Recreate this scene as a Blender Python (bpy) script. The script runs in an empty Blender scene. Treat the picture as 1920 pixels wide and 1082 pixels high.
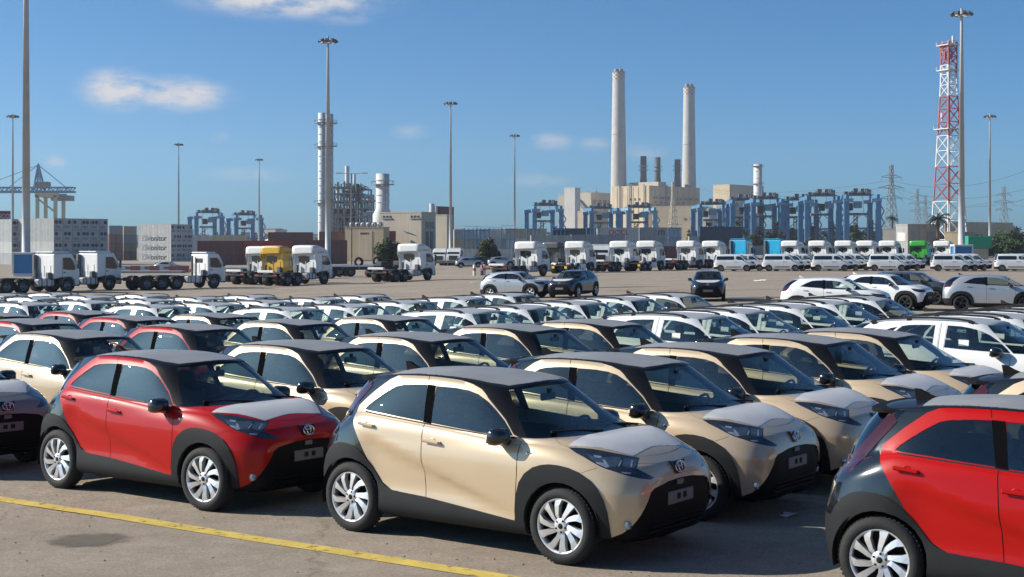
import bpy, bmesh, math, random
from math import sin, cos, pi, radians, sqrt, atan2
from mathutils import Vector, Matrix, noise
from mathutils.bvhtree import BVHTree

S = bpy.context.scene
COL = S.collection
# ------------------------------------------------------------------ camera, sky, sun, exposure
FPX, CAMH, HOR = 2720.0, 2.74, 458.0          # focal length in photo pixels, eye height, horizon row
cam_d = bpy.data.cameras.new('camera'); cam = bpy.data.objects.new('camera', cam_d); COL.objects.link(cam)
cam.location = (0, 0, CAMH); cam.rotation_euler = (radians(90), 0, 0)
cam_d.sensor_width = 36; cam_d.lens = FPX / 1920 * 36; cam_d.shift_y = -(541 - HOR) / 1920
cam_d.clip_start = .1; cam_d.clip_end = 12000
S.camera = cam
SUN_EL, SUN_AZ = radians(29), atan2(-.885, .09)     # azimuth measured from +Y towards +X
W = bpy.data.worlds.new('World'); S.world = W; W.use_nodes = True
SUNV = Vector((cos(SUN_EL) * sin(SUN_AZ), cos(SUN_EL) * cos(SUN_AZ), sin(SUN_EL)))
sd = bpy.data.lights.new('sun', 'SUN'); sd.energy = 5.0; sd.angle = radians(.53); sd.color = (1, .93, .82)
so = bpy.data.objects.new('sun', sd); COL.objects.link(so)
so.rotation_euler = SUNV.to_track_quat('Z', 'Y').to_euler()
S.view_settings.view_transform = 'Standard'; S.view_settings.look = 'None'
S.view_settings.exposure = 0.45; S.view_settings.gamma = 1.0
S.render.engine = 'CYCLES'
cy = S.cycles
cy.use_denoising = True; cy.max_bounces = 9; cy.diffuse_bounces = 3; cy.glossy_bounces = 4
cy.transmission_bounces = 4; cy.transparent_max_bounces = 14; cy.caustics_reflective = False
cy.caustics_refractive = False; cy.sample_clamp_indirect = 6; cy.sample_clamp_direct = 60

def world_nodes():
    nt = W.node_tree; nt.nodes.clear(); N = nt.nodes.new; L = nt.links.new
    out = N('ShaderNodeOutputWorld'); bg = N('ShaderNodeBackground'); bg.inputs['Strength'].default_value = .092
    sky = N('ShaderNodeTexSky'); sky.sky_type = 'NISHITA'; sky.sun_disc = False
    sky.sun_elevation = SUN_EL; sky.sun_rotation = SUN_AZ; sky.altitude = 10
    sky.air_density = .6; sky.dust_density = .85; sky.ozone_density = 8
    # thin fair weather clouds: drawn on the dome of directions, thicker where a slow noise says so
    tc = N('ShaderNodeTexCoord'); sep = N('ShaderNodeSeparateXYZ'); L(tc.outputs['Generated'], sep.inputs[0])
    az = N('ShaderNodeMath'); az.operation = 'ARCTAN2'; L(sep.outputs['X'], az.inputs[0]); L(sep.outputs['Y'], az.inputs[1])
    el = N('ShaderNodeMath'); el.operation = 'ARCSINE'; L(sep.outputs['Z'], el.inputs[0])
    cb = N('ShaderNodeCombineXYZ'); L(az.outputs[0], cb.inputs[0]); L(el.outputs[0], cb.inputs[1])
    mp = N('ShaderNodeMapping'); mp.inputs['Scale'].default_value = (1, 2.6, 1); L(cb.outputs[0], mp.inputs[0])
    n1 = N('ShaderNodeTexNoise'); n1.inputs['Scale'].default_value = 30; n1.inputs['Detail'].default_value = 10
    n1.inputs['Roughness'].default_value = .62; n1.inputs['Distortion'].default_value = .08; L(mp.outputs[0], n1.inputs[0])
    # cloud banks: soft ellipses at (azimuth, elevation, half width, half height, weight)
    total = None
    for a, e, wx, wy, wt in CLOUDS:
        v = N('ShaderNodeVectorMath'); v.operation = 'SUBTRACT'; L(cb.outputs[0], v.inputs[0]); v.inputs[1].default_value = (a, e, 0)
        d = N('ShaderNodeVectorMath'); d.operation = 'MULTIPLY'; L(v.outputs[0], d.inputs[0]); d.inputs[1].default_value = (1 / wx, 1 / wy, 0)
        ln = N('ShaderNodeVectorMath'); ln.operation = 'LENGTH'; L(d.outputs[0], ln.inputs[0])
        mr = N('ShaderNodeMapRange'); mr.interpolation_type = 'SMOOTHSTEP'
        mr.inputs['From Min'].default_value = 1.25; mr.inputs['From Max'].default_value = .092
        mr.inputs['To Min'].default_value = 0; mr.inputs['To Max'].default_value = wt
        L(ln.outputs['Value'], mr.inputs['Value'])
        if total is None: total = mr.outputs[0]
        else:
            ad = N('ShaderNodeMath'); ad.operation = 'MAXIMUM'; L(total, ad.inputs[0]); L(mr.outputs[0], ad.inputs[1]); total = ad.outputs[0]
    nn = N('ShaderNodeMapRange'); nn.inputs['From Min'].default_value = .34; nn.inputs['From Max'].default_value = .62
    L(n1.outputs['Fac'], nn.inputs['Value'])
    ml = N('ShaderNodeMath'); ml.operation = 'MULTIPLY'; L(total, ml.inputs[0]); L(nn.outputs[0], ml.inputs[1]); ml.use_clamp = True
    mx = N('ShaderNodeMix'); mx.data_type = 'RGBA'; L(ml.outputs[0], mx.inputs['Factor'])
    wb = N('ShaderNodeVectorMath'); wb.operation = 'MULTIPLY'; wb.inputs[1].default_value = (.71, 1.07, 1.05); L(sky.outputs[0], wb.inputs[0])
    L(wb.outputs[0], mx.inputs['A']); mx.inputs['B'].default_value = (5.6, 5.5, 5.7, 1)
    L(mx.outputs['Result'], bg.inputs[0]); L(bg.outputs[0], out.inputs[0])
def px_dir(px, py): return atan2(px - 960, FPX), atan2(HOR - py, sqrt(FPX ** 2 + (px - 960) ** 2))
CLOUDS = []
for px, py, hw, hh, wt in ((222, 168, 75, 40, 1.5), (330, 176, 110, 34, 1.25), (540, 0, 200, 36, 1.25), (95, 303, 30, 14, .75), (1035, 266, 45, 20, .55),
                           (1112, 270, 34, 16, .5), (1010, 338, 60, 16, .45), (460, 328, 90, 16, .4), (770, 248, 40, 18, .35), (410, 258, 22, 12, .4), (1210, 285, 45, 18, .3), (640, 35, 60, 14, .5)):
    a, e = px_dir(px, py); CLOUDS.append((a, e, hw / FPX, hh / FPX, wt))
rc = random.Random(5)
for k in range(16):                                     # the same scattered small clouds go on round the rest of the sky
    a = .55 + k * (2 * pi - 1.1) / 15 + rc.uniform(-.1, .1)
    CLOUDS.append((a if a < pi else a - 2 * pi, rc.uniform(.05, .3), rc.uniform(.02, .06), rc.uniform(.006, .013), rc.uniform(.5, 1.1)))
world_nodes()

# ------------------------------------------------------------------ materials
MATS = {}
def mat(name, col=(.5, .5, .5), rough=.5, metal=0., coat=0., var=.06, vs=3., bump=0., bs=40., spec=.5, emit=None, coords='Object', flake=0., streak=0.):
    if name in MATS: return MATS[name]
    m = bpy.data.materials.new(name); m.use_nodes = True; MATS[name] = m
    nt = m.node_tree; N = nt.nodes.new; L = nt.links.new; b = nt.nodes['Principled BSDF']
    b.inputs['Roughness'].default_value = rough; b.inputs['Metallic'].default_value = metal
    b.inputs['Coat Weight'].default_value = coat; b.inputs['Coat Roughness'].default_value = .04
    b.inputs['Specular IOR Level'].default_value = spec
    tc = N('ShaderNodeTexCoord'); no = N('ShaderNodeTexNoise'); no.inputs['Scale'].default_value = vs; no.inputs['Detail'].default_value = 5
    L(tc.outputs[coords], no.inputs['Vector'])
    mr = N('ShaderNodeMapRange'); mr.inputs['From Min'].default_value = .3; mr.inputs['From Max'].default_value = .7
    mr.inputs['To Min'].default_value = 1 - var; mr.inputs['To Max'].default_value = 1 + var * .6; L(no.outputs['Fac'], mr.inputs['Value'])
    fac = mr.outputs[0]
    if streak:
        mp = N('ShaderNodeMapping'); mp.inputs['Scale'].default_value = (1.3, 1.3, .07); L(tc.outputs[coords], mp.inputs[0])
        n2 = N('ShaderNodeTexNoise'); n2.inputs['Scale'].default_value = 1.6; n2.inputs['Detail'].default_value = 4; L(mp.outputs[0], n2.inputs['Vector'])
        m2 = N('ShaderNodeMapRange'); m2.inputs['From Min'].default_value = .35; m2.inputs['From Max'].default_value = .7
        m2.inputs['To Min'].default_value = 1; m2.inputs['To Max'].default_value = 1 - streak; L(n2.outputs['Fac'], m2.inputs['Value'])
        mm = N('ShaderNodeMath'); mm.operation = 'MULTIPLY'; L(fac, mm.inputs[0]); L(m2.outputs[0], mm.inputs[1]); fac = mm.outputs[0]
    vm = N('ShaderNodeVectorMath'); vm.operation = 'SCALE'; vm.inputs[0].default_value = col[:3]; L(fac, vm.inputs['Scale'])
    L(vm.outputs[0], b.inputs['Base Color'])
    if bump:
        nb = N('ShaderNodeTexNoise'); nb.inputs['Scale'].default_value = bs; nb.inputs['Detail'].default_value = 6; L(tc.outputs[coords], nb.inputs['Vector'])
        bp = N('ShaderNodeBump'); bp.inputs['Strength'].default_value = bump; bp.inputs['Distance'].default_value = .02
        L(nb.outputs['Fac'], bp.inputs['Height']); L(bp.outputs[0], b.inputs['Normal'])
    if emit:
        b.inputs['Emission Color'].default_value = (*emit[:3], 1); b.inputs['Emission Strength'].default_value = emit[3]
    return m
def glass_mat(name, tint, refl=1.0, rough=.0):
    m = bpy.data.materials.new(name); m.use_nodes = True; MATS[name] = m
    nt = m.node_tree; nt.nodes.clear(); N = nt.nodes.new; L = nt.links.new
    out = N('ShaderNodeOutputMaterial'); mix = N('ShaderNodeMixShader'); tr = N('ShaderNodeBsdfTransparent'); gl = N('ShaderNodeBsdfGlossy')
    tr.inputs[0].default_value = (*tint, 1); gl.inputs['Roughness'].default_value = rough
    lw = N('ShaderNodeLayerWeight'); lw.inputs['Blend'].default_value = .5; pw = N('ShaderNodeMath'); pw.operation = 'POWER'; pw.inputs[1].default_value = 4.2
    L(lw.outputs['Facing'], pw.inputs[0]); fr = N('ShaderNodeMath'); fr.operation = 'MULTIPLY_ADD'; fr.inputs[1].default_value = .92; fr.inputs[2].default_value = .075; L(pw.outputs[0], fr.inputs[0])
    tc = N('ShaderNodeTexCoord'); no = N('ShaderNodeTexNoise'); no.inputs['Scale'].default_value = 1.7; L(tc.outputs['Object'], no.inputs['Vector'])
    mr = N('ShaderNodeMapRange'); mr.inputs['To Min'].default_value = refl * .93; mr.inputs['To Max'].default_value = refl * 1.07; L(no.outputs['Fac'], mr.inputs['Value'])
    ml = N('ShaderNodeMath'); ml.operation = 'MULTIPLY'; L(fr.outputs[0], ml.inputs[0]); L(mr.outputs[0], ml.inputs[1]); ml.use_clamp = True
    L(ml.outputs[0], mix.inputs[0]); L(tr.outputs[0], mix.inputs[1]); L(gl.outputs[0], mix.inputs[2]); L(mix.outputs[0], out.inputs[0])
    return m
PAINT = dict(rough=.32, coat=1., var=.03, vs=2.)
mat('paint_red', (.42, .003, .002), rough=.4, coat=.5, var=.03, vs=2., spec=.15); mat('paint_beige', (.61, .47, .31), rough=.36, metal=.22, coat=1., var=.03, vs=2.)
mat('paint_white', (.78, .78, .77), **PAINT); mat('paint_silver', (.50, .51, .53), rough=.34, metal=.55, coat=1., var=.03)
mat('paint_black', (.012, .013, .016), rough=.22, coat=1., var=.1); mat('paint_navy', (.018, .02, .034), rough=.25, coat=1., var=.1)
mat('paint_taupe', (.26, .235, .21), rough=.4, coat=.8, var=.04); mat('paint_graphite', (.085, .088, .095), rough=.32, metal=.4, coat=1.); mat('gloss_black', (.010, .011, .013), rough=.16, coat=1., var=.1)
mat('plastic_black', (.016, .017, .019), rough=.62, spec=.2, var=.15, vs=5, bump=.15, bs=300)
mat('tyre', (.016, .016, .017), rough=.8, var=.3, vs=8, bump=.3, bs=90); mat('rim_silver', (.72, .73, .75), rough=.34, metal=.55, var=.05)
mat('rim_grey', (.2, .2, .21), rough=.4, metal=.7); mat('dark', (.008, .008, .009), rough=.9, var=.1); mat('seam', (.006, .006, .007), rough=.7)
mat('chrome', (.75, .76, .78), rough=.1, metal=1., var=.02); mat('interior', (.034, .034, .036), rough=.75, var=.2, vs=9)
mat('film', (.62, .61, .60), rough=.40, var=.05, vs=1.5, bump=.5, bs=1.8); mat('film_roof', (.30, .295, .285), rough=.42, var=.16, vs=1.8, bump=.7, bs=2.); mat('film_pale', (.40, .41, .42), rough=.4, var=.15, vs=1.6, bump=.6, bs=2.2)
mat('roof_black', (.010, .010, .012), rough=.5, spec=.04, coat=.4, var=.1); mat('spoiler_black', (.011, .011, .012), rough=.6, spec=.08); mat('pillar_black', (.006, .006, .007), rough=.8, spec=.0); mat('grille_black', (.007, .007, .009), rough=.5, spec=.1, var=.2); mat('lamp_blue', (.05, .075, .11), rough=.06, coat=1., var=.25, vs=20)
mat('film_white', (.74, .75, .76), rough=.45, var=.06, bump=.3, bs=8); mat('lamp_red', (.045, .003, .005), rough=.12, coat=1., var=.1, vs=12)
mat('lamp_dark', (.022, .03, .045), rough=.08, coat=1., var=.3, vs=14); mat('lamp_clear', (.42, .47, .55), rough=.12, metal=.5, coat=1., var=.35, vs=22)
mat('lamp_orange', (.75, .16, .01), rough=.25, coat=1.); mat('plate_grey', (.17, .175, .18), rough=.5, var=.08); mat('paper', (.78, .78, .75), rough=.7)
glass_mat('glass_clear', (.84, .90, .83), 1.1); glass_mat('glass_side', (.62, .71, .68), 2.1); glass_mat('glass_tint', (.08, .09, .095), 1.7)

# ------------------------------------------------------------------ helpers
def tag(o, label=None, cat=None, group=None, kind=None):
    if label: o['label'] = label
    if cat: o['category'] = cat
    if group: o['group'] = group
    if kind: o['kind'] = kind
    return o
def empty(name, loc=(0, 0, 0), rz=0.):
    o = bpy.data.objects.new(name, None); COL.objects.link(o); o.location = loc; o.rotation_euler = (0, 0, rz); o.empty_display_size = .2
    return o
def link(name, me, parent=None):
    o = bpy.data.objects.new(name, me); COL.objects.link(o)
    if parent: o.parent = parent
    return o
class MB:
    """collects shapes; build() links them as one mesh object"""
    def __init__(s): s.v = []; s.f = []; s.sm = []; s.mi = []; s.cur = 0
    def add(s, vs, fs, smooth=False):
        o = len(s.v); s.v += [tuple(p) for p in vs]; s.f += [tuple(i + o for i in f) for f in fs]; s.sm += [smooth] * len(fs); s.mi += [s.cur] * len(fs); return s
    def box(s, x0, x1, y0, y1, z0, z1, bev=0., M=None):
        x0, x1 = min(x0, x1), max(x0, x1); y0, y1 = min(y0, y1), max(y0, y1); z0, z1 = min(z0, z1), max(z0, z1)
        if bev <= 0:
            vs = [(x, y, z) for x in (x0, x1) for y in (y0, y1) for z in (z0, z1)]
            fs = [(0, 1, 3, 2), (4, 6, 7, 5), (0, 4, 5, 1), (2, 3, 7, 6), (0, 2, 6, 4), (1, 5, 7, 3)]
        else:
            b = min(bev, (x1 - x0) * .45, (y1 - y0) * .45, (z1 - z0) * .45); vs = []; idx = {}
            for i, x in enumerate((x0, x1)):
                for j, y in enumerate((y0, y1)):
                    for k, z in enumerate((z0, z1)):
                        sx, sy, sz = (1 - 2 * i) * b, (1 - 2 * j) * b, (1 - 2 * k) * b
                        for a, p in enumerate(((x, y + sy, z + sz), (x + sx, y, z + sz), (x + sx, y + sy, z))):
                            idx[i, j, k, a] = len(vs); vs.append(p)
            I = idx; fs = []
            for i in (0, 1): fs.append([I[i, j, k, 0] for j, k in ((0, 0), (0, 1), (1, 1), (1, 0))][::1 if i == 0 else -1])
            for j in (0, 1): fs.append([I[i, j, k, 1] for i, k in ((0, 0), (1, 0), (1, 1), (0, 1))][::1 if j == 0 else -1])
            for k in (0, 1): fs.append([I[i, j, k, 2] for i, j in ((0, 0), (0, 1), (1, 1), (1, 0))][::1 if k == 0 else -1])
            for j in (0, 1):
                for k in (0, 1): fs.append([I[0, j, k, 1], I[1, j, k, 1], I[1, j, k, 2], I[0, j, k, 2]])
            for i in (0, 1):
                for k in (0, 1): fs.append([I[i, 0, k, 0], I[i, 1, k, 0], I[i, 1, k, 2], I[i, 0, k, 2]])
            for i in (0, 1):
                for j in (0, 1): fs.append([I[i, j, 0, 0], I[i, j, 1, 0], I[i, j, 1, 1], I[i, j, 0, 1]])
            for i in (0, 1):
                for j in (0, 1):
                    for k in (0, 1): fs.append([I[i, j, k, a] for a in (0, 1, 2)])
        if M is not None: vs = [tuple(M @ Vector(p)) for p in vs]
        return s.add(vs, fs)
    def tube(s, a, b, r, r2=None, n=8, caps=True, smooth=True):
        a = Vector(a); b = Vector(b); r2 = r if r2 is None else r2; d = (b - a)
        if d.length < 1e-6: return s
        d.normalize(); u = d.orthogonal().normalized(); w = d.cross(u)
        vs = [a + (u * cos(2 * pi * k / n) + w * sin(2 * pi * k / n)) * r for k in range(n)] + [b + (u * cos(2 * pi * k / n) + w * sin(2 * pi * k / n)) * r2 for k in range(n)]
        s.add(vs, [(k, (k + 1) % n, n + (k + 1) % n, n + k) for k in range(n)], smooth)
        if caps: s.add(vs, [tuple(range(n))[::-1], tuple(range(n, 2 * n))])
        return s
    def bar(s, a, b, w, h=None):
        """square bar from a to b"""
        a = Vector(a); b = Vector(b); h = w if h is None else h; d = (b - a).normalized()
        up = Vector((0, 0, 1)) if abs(d.z) < .95 else Vector((0, 1, 0))
        u = d.cross(up).normalized() * w / 2; v = u.cross(d).normalized() * h / 2
        vs = [p + q for p in (a, b) for q in (u + v, u - v, -u - v, -u + v)]
        return s.add(vs, [(0, 1, 5, 4), (1, 2, 6, 5), (2, 3, 7, 6), (3, 0, 4, 7), (3, 2, 1, 0), (4, 5, 6, 7)])
    def path(s, pts, r, n=6, closed=False):
        P = [Vector(p) for p in pts]; m = len(P); rings = []
        for i, p in enumerate(P):
            q = (P[(i + 1) % m] if closed or i < m - 1 else p) - (P[i - 1] if closed or i else p); q.normalize()
            u = q.cross(Vector((0, 0, 1)) if abs(q.z) < .9 else Vector((0, 1, 0))).normalized(); w = u.cross(q)
            rings.append([p + (u * cos(2 * pi * k / n) + w * sin(2 * pi * k / n)) * r for k in range(n)])
        vs = [p for g in rings for p in g]; fs = []
        for i in range(m if closed else m - 1):
            j = (i + 1) % m; fs += [(i * n + k, i * n + (k + 1) % n, j * n + (k + 1) % n, j * n + k) for k in range(n)]
        s.add(vs, fs, True)
        if not closed: s.add(vs, [tuple(range(n))[::-1], tuple(range((m - 1) * n, m * n))])
        return s
    def lathe(s, prof, c=(0, 0, 0), axis='z', n=24, caps=(False, False), a0=0., a1=2 * pi, smooth=True):
        """prof: (radius, height) pairs"""
        cl = abs(a1 - a0 - 2 * pi) < 1e-6; cnt = n if cl else n + 1; vs = []
        for r, hgt in prof:
            for k in range(cnt):
                t = a0 + (a1 - a0) * k / n; p = (r * cos(t), r * sin(t), hgt)
                if axis == 'y': p = (p[0], p[2], p[1])
                elif axis == 'x': p = (p[2], p[0], p[1])
                vs.append((p[0] + c[0], p[1] + c[1], p[2] + c[2]))
        fs = []
        for i in range(len(prof) - 1):
            for k in range(n):
                k2 = (k + 1) % cnt; fs.append((i * cnt + k, i * cnt + k2, (i + 1) * cnt + k2, (i + 1) * cnt + k))
        s.add(vs, fs, smooth)
        if caps[0]: s.add(vs, [tuple(range(cnt))[::-1]])
        if caps[1]: s.add(vs, [tuple(range((len(prof) - 1) * cnt, len(prof) * cnt))])
        return s
    def prism(s, poly, y0, y1, plane='xz'):
        """extrude a 2-D outline along the remaining axis"""
        n = len(poly)
        if plane == 'xz': f = lambda p, q: (p[0], q, p[1])
        elif plane == 'yz': f = lambda p, q: (q, p[0], p[1])
        else: f = lambda p, q: (p[0], p[1], q)
        vs = [f(p, y0) for p in poly] + [f(p, y1) for p in poly]
        return s.add(vs, [tuple(range(n))[::-1], tuple(range(n, 2 * n))] + [(k, (k + 1) % n, n + (k + 1) % n, n + k) for k in range(n)])
    def mesh(s, name, mats):
        me = bpy.data.meshes.new(name); me.from_pydata(s.v, [], s.f)
        for m in (mats if isinstance(mats, (list, tuple)) else [mats]): me.materials.append(MATS[m] if isinstance(m, str) else m)
        me.polygons.foreach_set('use_smooth', s.sm); me.polygons.foreach_set('material_index', s.mi)
        bm = bmesh.new(); bm.from_mesh(me); bmesh.ops.recalc_face_normals(bm, faces=bm.faces); bm.to_mesh(me); bm.free(); me.update()
        return me
    def build(s, name, m, parent=None): return link(name, s.mesh(name, m), parent)
def copy_tree(o, parent=None):
    c = o.copy(); COL.objects.link(c); c.parent = parent
    for ch in o.children: copy_tree(ch, c)
    return c
def interp(x, X, Y):
    """smooth monotone interpolation through a table"""
    if x <= X[0]: return Y[0]
    for i in range(len(X) - 1):
        if x <= X[i + 1]:
            t = (x - X[i]) / (X[i + 1] - X[i]); return Y[i] + (Y[i + 1] - Y[i]) * t
    return Y[-1]
def catmull(x, X, Y):
    n = len(X)
    if x <= X[0]: return Y[0]
    if x >= X[-1]: return Y[-1]
    for i in range(n - 1):
        if x <= X[i + 1]: break
    def sl(k):
        if k == 0: return (Y[1] - Y[0]) / (X[1] - X[0])
        if k == n - 1: return (Y[-1] - Y[-2]) / (X[-1] - X[-2])
        return (Y[k + 1] - Y[k - 1]) / (X[k + 1] - X[k - 1])
    hh = X[i + 1] - X[i]; t = (x - X[i]) / hh; a, b = sl(i) * hh, sl(i + 1) * hh
    return (2 * t ** 3 - 3 * t * t + 1) * Y[i] + (t ** 3 - 2 * t * t + t) * a + (-2 * t ** 3 + 3 * t * t) * Y[i + 1] + (t ** 3 - t * t) * b
# the yard falls gently towards the far left
GY = [0, 18, 38, 50, 65, 90, 125, 180, 260, 400, 900, 2500]; GV = [0, 0, .40, .62, .80, .86, .80, 1.1, 1.7, 2.4, 2.4, 0]
GX = [-9, -.22, -.12, 0, .06, .12, .22, 9]; GW = [1, 1, .9, .42, .28, .2, .12, .12]
def zg(x, y):
    if y < 15 or y > 2500: return 0.
    g = 0
    for d in (-4, 0, 4): g += interp(y + d, GY, GV) / 3
    q = x / y; m = sum(interp(q + d, GX, GW) for d in (-.04, 0, .04)) / 3
    return -g * m
def at(px, Y, py=None):
    """world point seen at photo column px (and row py) at distance Y"""
    x = (px - 960) / FPX * Y
    return Vector((x, Y, zg(x, Y))) if py is None else Vector((x, Y, CAMH + (HOR - py) / FPX * Y))
def seat_on_ground(o, x, y, yaw, wb=2.5):
    """stand an object on the falling yard, tilted with it"""
    c, s = cos(yaw), sin(yaw); e = wb / 2
    zf, zb = zg(x + c * e, y + s * e), zg(x - c * e, y - s * e); zl, zr = zg(x - s * .8, y + c * .8), zg(x + s * .8, y - c * .8)
    o.location = (x, y, (zf + zb) / 2); o.rotation_euler = (atan2(zl - zr, 1.6), -atan2(zf - zb, wb), yaw)
# ------------------------------------------------------------------ car bodies: stacked contour loops, then cut into panels
def squircle(xc, xe, w, n, cnt, z_of, flip):
    """quarter outline from the side (xc, w) to the end (xe, 0), cnt+1 points evenly spaced"""
    fine = []
    for k in range(241):
        t = k / 240 * pi / 2
        fine.append((xc + (xe - xc) * sin(t) ** (2 / n), w * cos(t) ** (2 / n) if k < 240 else 0.))
    L = [0.]
    for a, b in zip(fine, fine[1:]): L.append(L[-1] + sqrt((a[0] - b[0]) ** 2 + (a[1] - b[1]) ** 2))
    out = []; j = 0
    for k in range(cnt + 1):
        d = L[-1] * k / cnt
        while j < 239 and L[j + 1] < d: j += 1
        t = 0 if L[j + 1] == L[j] else min(1, (d - L[j]) / (L[j + 1] - L[j]))
        out.append((fine[j][0] + (fine[j + 1][0] - fine[j][0]) * t, fine[j][1] + (fine[j + 1][1] - fine[j][1]) * t))
    out[-1] = (xe, 0.)
    return out
def in_poly(p, poly):
    x, y = p; c = False; j = len(poly) - 1
    for i in range(len(poly)):
        (xi, yi), (xj, yj) = poly[i], poly[j]
        if (yi > y) != (yj > y) and x < (xj - xi) * (y - yi) / (yj - yi) + xi: c = not c
        j = i
    return c
def smooth_poly(pts, it=1, keep=()):
    for _ in range(it):
        q = []; n = len(pts)
        for i in range(n):
            a, b = pts[i], pts[(i + 1) % n]
            q += [(a[0] * .75 + b[0] * .25, a[1] * .75 + b[1] * .25), (a[0] * .25 + b[0] * .75, a[1] * .25 + b[1] * .75)]
        pts = q
    return pts
def strip_poly(pts, w):
    """a thin band along a polyline"""
    l, r = [], []
    for i, p in enumerate(pts):
        a = pts[max(i - 1, 0)]; b = pts[min(i + 1, len(pts) - 1)]; dx, dy = b[0] - a[0], b[1] - a[1]; d = sqrt(dx * dx + dy * dy)
        l.append((p[0] - dy / d * w / 2, p[1] + dx / d * w / 2)); r.append((p[0] + dy / d * w / 2, p[1] - dx / d * w / 2))
    return l + r[::-1]
def circle(cx, cz, r, n=26): return [(cx + r * cos(2 * pi * k / n), cz + r * sin(2 * pi * k / n)) for k in range(n)]
NFRONT, NREAR = 34, 26
def car_shell(sp):
    """right half (y<=0) of the skin; every face carries a zone number and its region list index"""
    loops = []; zone = []
    def loop(xf, xr, w, nf, nr, z_of, xc=0.):
        f = squircle(xc, xf, w, nf, NFRONT, None, 0); r = squircle(xc, xr, w, nr, NREAR, None, 0)
        pts = r[::-1] + f[1:]
        return [(x, -y, z_of(x)) for x, y in pts]
    zs = lambda x: catmull(x, *sp['shoulder']); xc = sp.get('xc', 0.)
    for z, w, xf, xr, nf, nr in sp['low']: loops.append(loop(xf, xr, w, nf, nr, lambda x: z, xc)); zone.append(0)
    z0 = sp['low'][-1][0]
    for k, w, xf, xr, nf, nr in sp['mid']: loops.append(loop(xf, xr, w, nf, nr, lambda x: z0 + (zs(x) - z0) * k, xc)); zone.append(0)
    if sp.get('dense'):                                 # extra rows so that creases in the side stay crisp
        q = [loops[0]]
        for A, B in zip(loops, loops[1:]): q += [[tuple((u + v) / 2 for u, v in zip(a, b)) for a, b in zip(A, B)], B] if len(q) > 3 else [B]
        loops = q; zone = [0] * len(q)
    top = loops[-1]; zb = lambda x: catmull(x, *sp['belt']); g = sp['green']
    base = loop(g[0][2], g[0][3], g[0][1], g[0][4], g[0][5], zb, xc)
    nd = 5
    for i in range(1, nd + 1):
        s = i / nd; cr = sp['crown'] * sin(pi * s)
        loops.append([(a[0] + (b[0] - a[0]) * s, a[1] + (b[1] - a[1]) * s, a[2] + (b[2] - a[2]) * s + cr * min(1, sqrt((a[0] - b[0]) ** 2 + (a[1] - b[1]) ** 2) / .5)) for a, b in zip(top, base)]); zone.append(1)
    zr = lambda x: catmull(x, *sp['roof'])
    for k, w, xf, xr, nf, nr in g[1:]: loops.append(loop(xf, xr, w, nf, nr, lambda x: zb(x) + (zr(x) - zb(x)) * k, xc)); zone.append(2)
    edge = loops[-1]; we = g[-1][1]
    for r in (.9, .72, .5, .25, 0.): loops.append([(x, y * r, z + sp['rcrown'] * (1 - r * r) * min(1, abs(y) / we * 1.25)) for x, y, z in edge]); zone.append(3)
    if sp.get('warp'): loops = [[sp['warp'](p) for p in L] for L in loops]
    bm = bmesh.new(); zl = bm.faces.layers.int.new('zone'); rl = bm.faces.layers.int.new('reg'); V = [[bm.verts.new(p) for p in L] for L in loops]
    nlow = len(sp['low']) + len(sp['mid']); ng = len(g) - 1; n = len(loops[0])
    for j in range(len(loops) - 1):
        for i in range(n - 1):
            try: f = bm.faces.new((V[j][i], V[j][i + 1], V[j + 1][i + 1], V[j + 1][i]))
            except ValueError: continue
            f.smooth = True; zn = zone[j + 1] if j >= 2 else 6
            if zn == 2:
                fi = i - NREAR
                if fi >= sp['tA']: zn = 4              # windscreen columns
                elif i < sp['tC']: zn = 5              # rear window columns
            f[zl] = zn
    bmesh.ops.remove_doubles(bm, verts=bm.verts, dist=2e-4)
    bmesh.ops.dissolve_degenerate(bm, dist=1e-5, edges=bm.edges)
    bm.normal_update(); sp['bvh'] = BVHTree.FromBMesh(bm)
    return bm, zl, rl
def cam_proj(sp):
    """projection of car-frame points on the traced crop of the photograph (perspective)"""
    P, yaw, sc, ox, oy = sp['trace']; c, s = cos(yaw), sin(yaw)
    def f(q):
        X = c * q[0] - s * q[1] + P[0]; Y = s * q[0] + c * q[1] + P[1]
        return ((960 + FPX * X / Y - ox) * sc, (HOR + FPX * (CAMH - q[2]) / Y - oy) * sc)
    dx, dy = -P[0], -P[1]; C = Vector((c * dx + s * dy, -s * dx + c * dy, CAMH))
    def ray(u, v):
        X = (u / sc + ox - 960) / FPX; Z = -(v / sc + oy - HOR) / FPX
        return Vector((c * X + s, -s * X + c, Z))
    return f, C, ray
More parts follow.
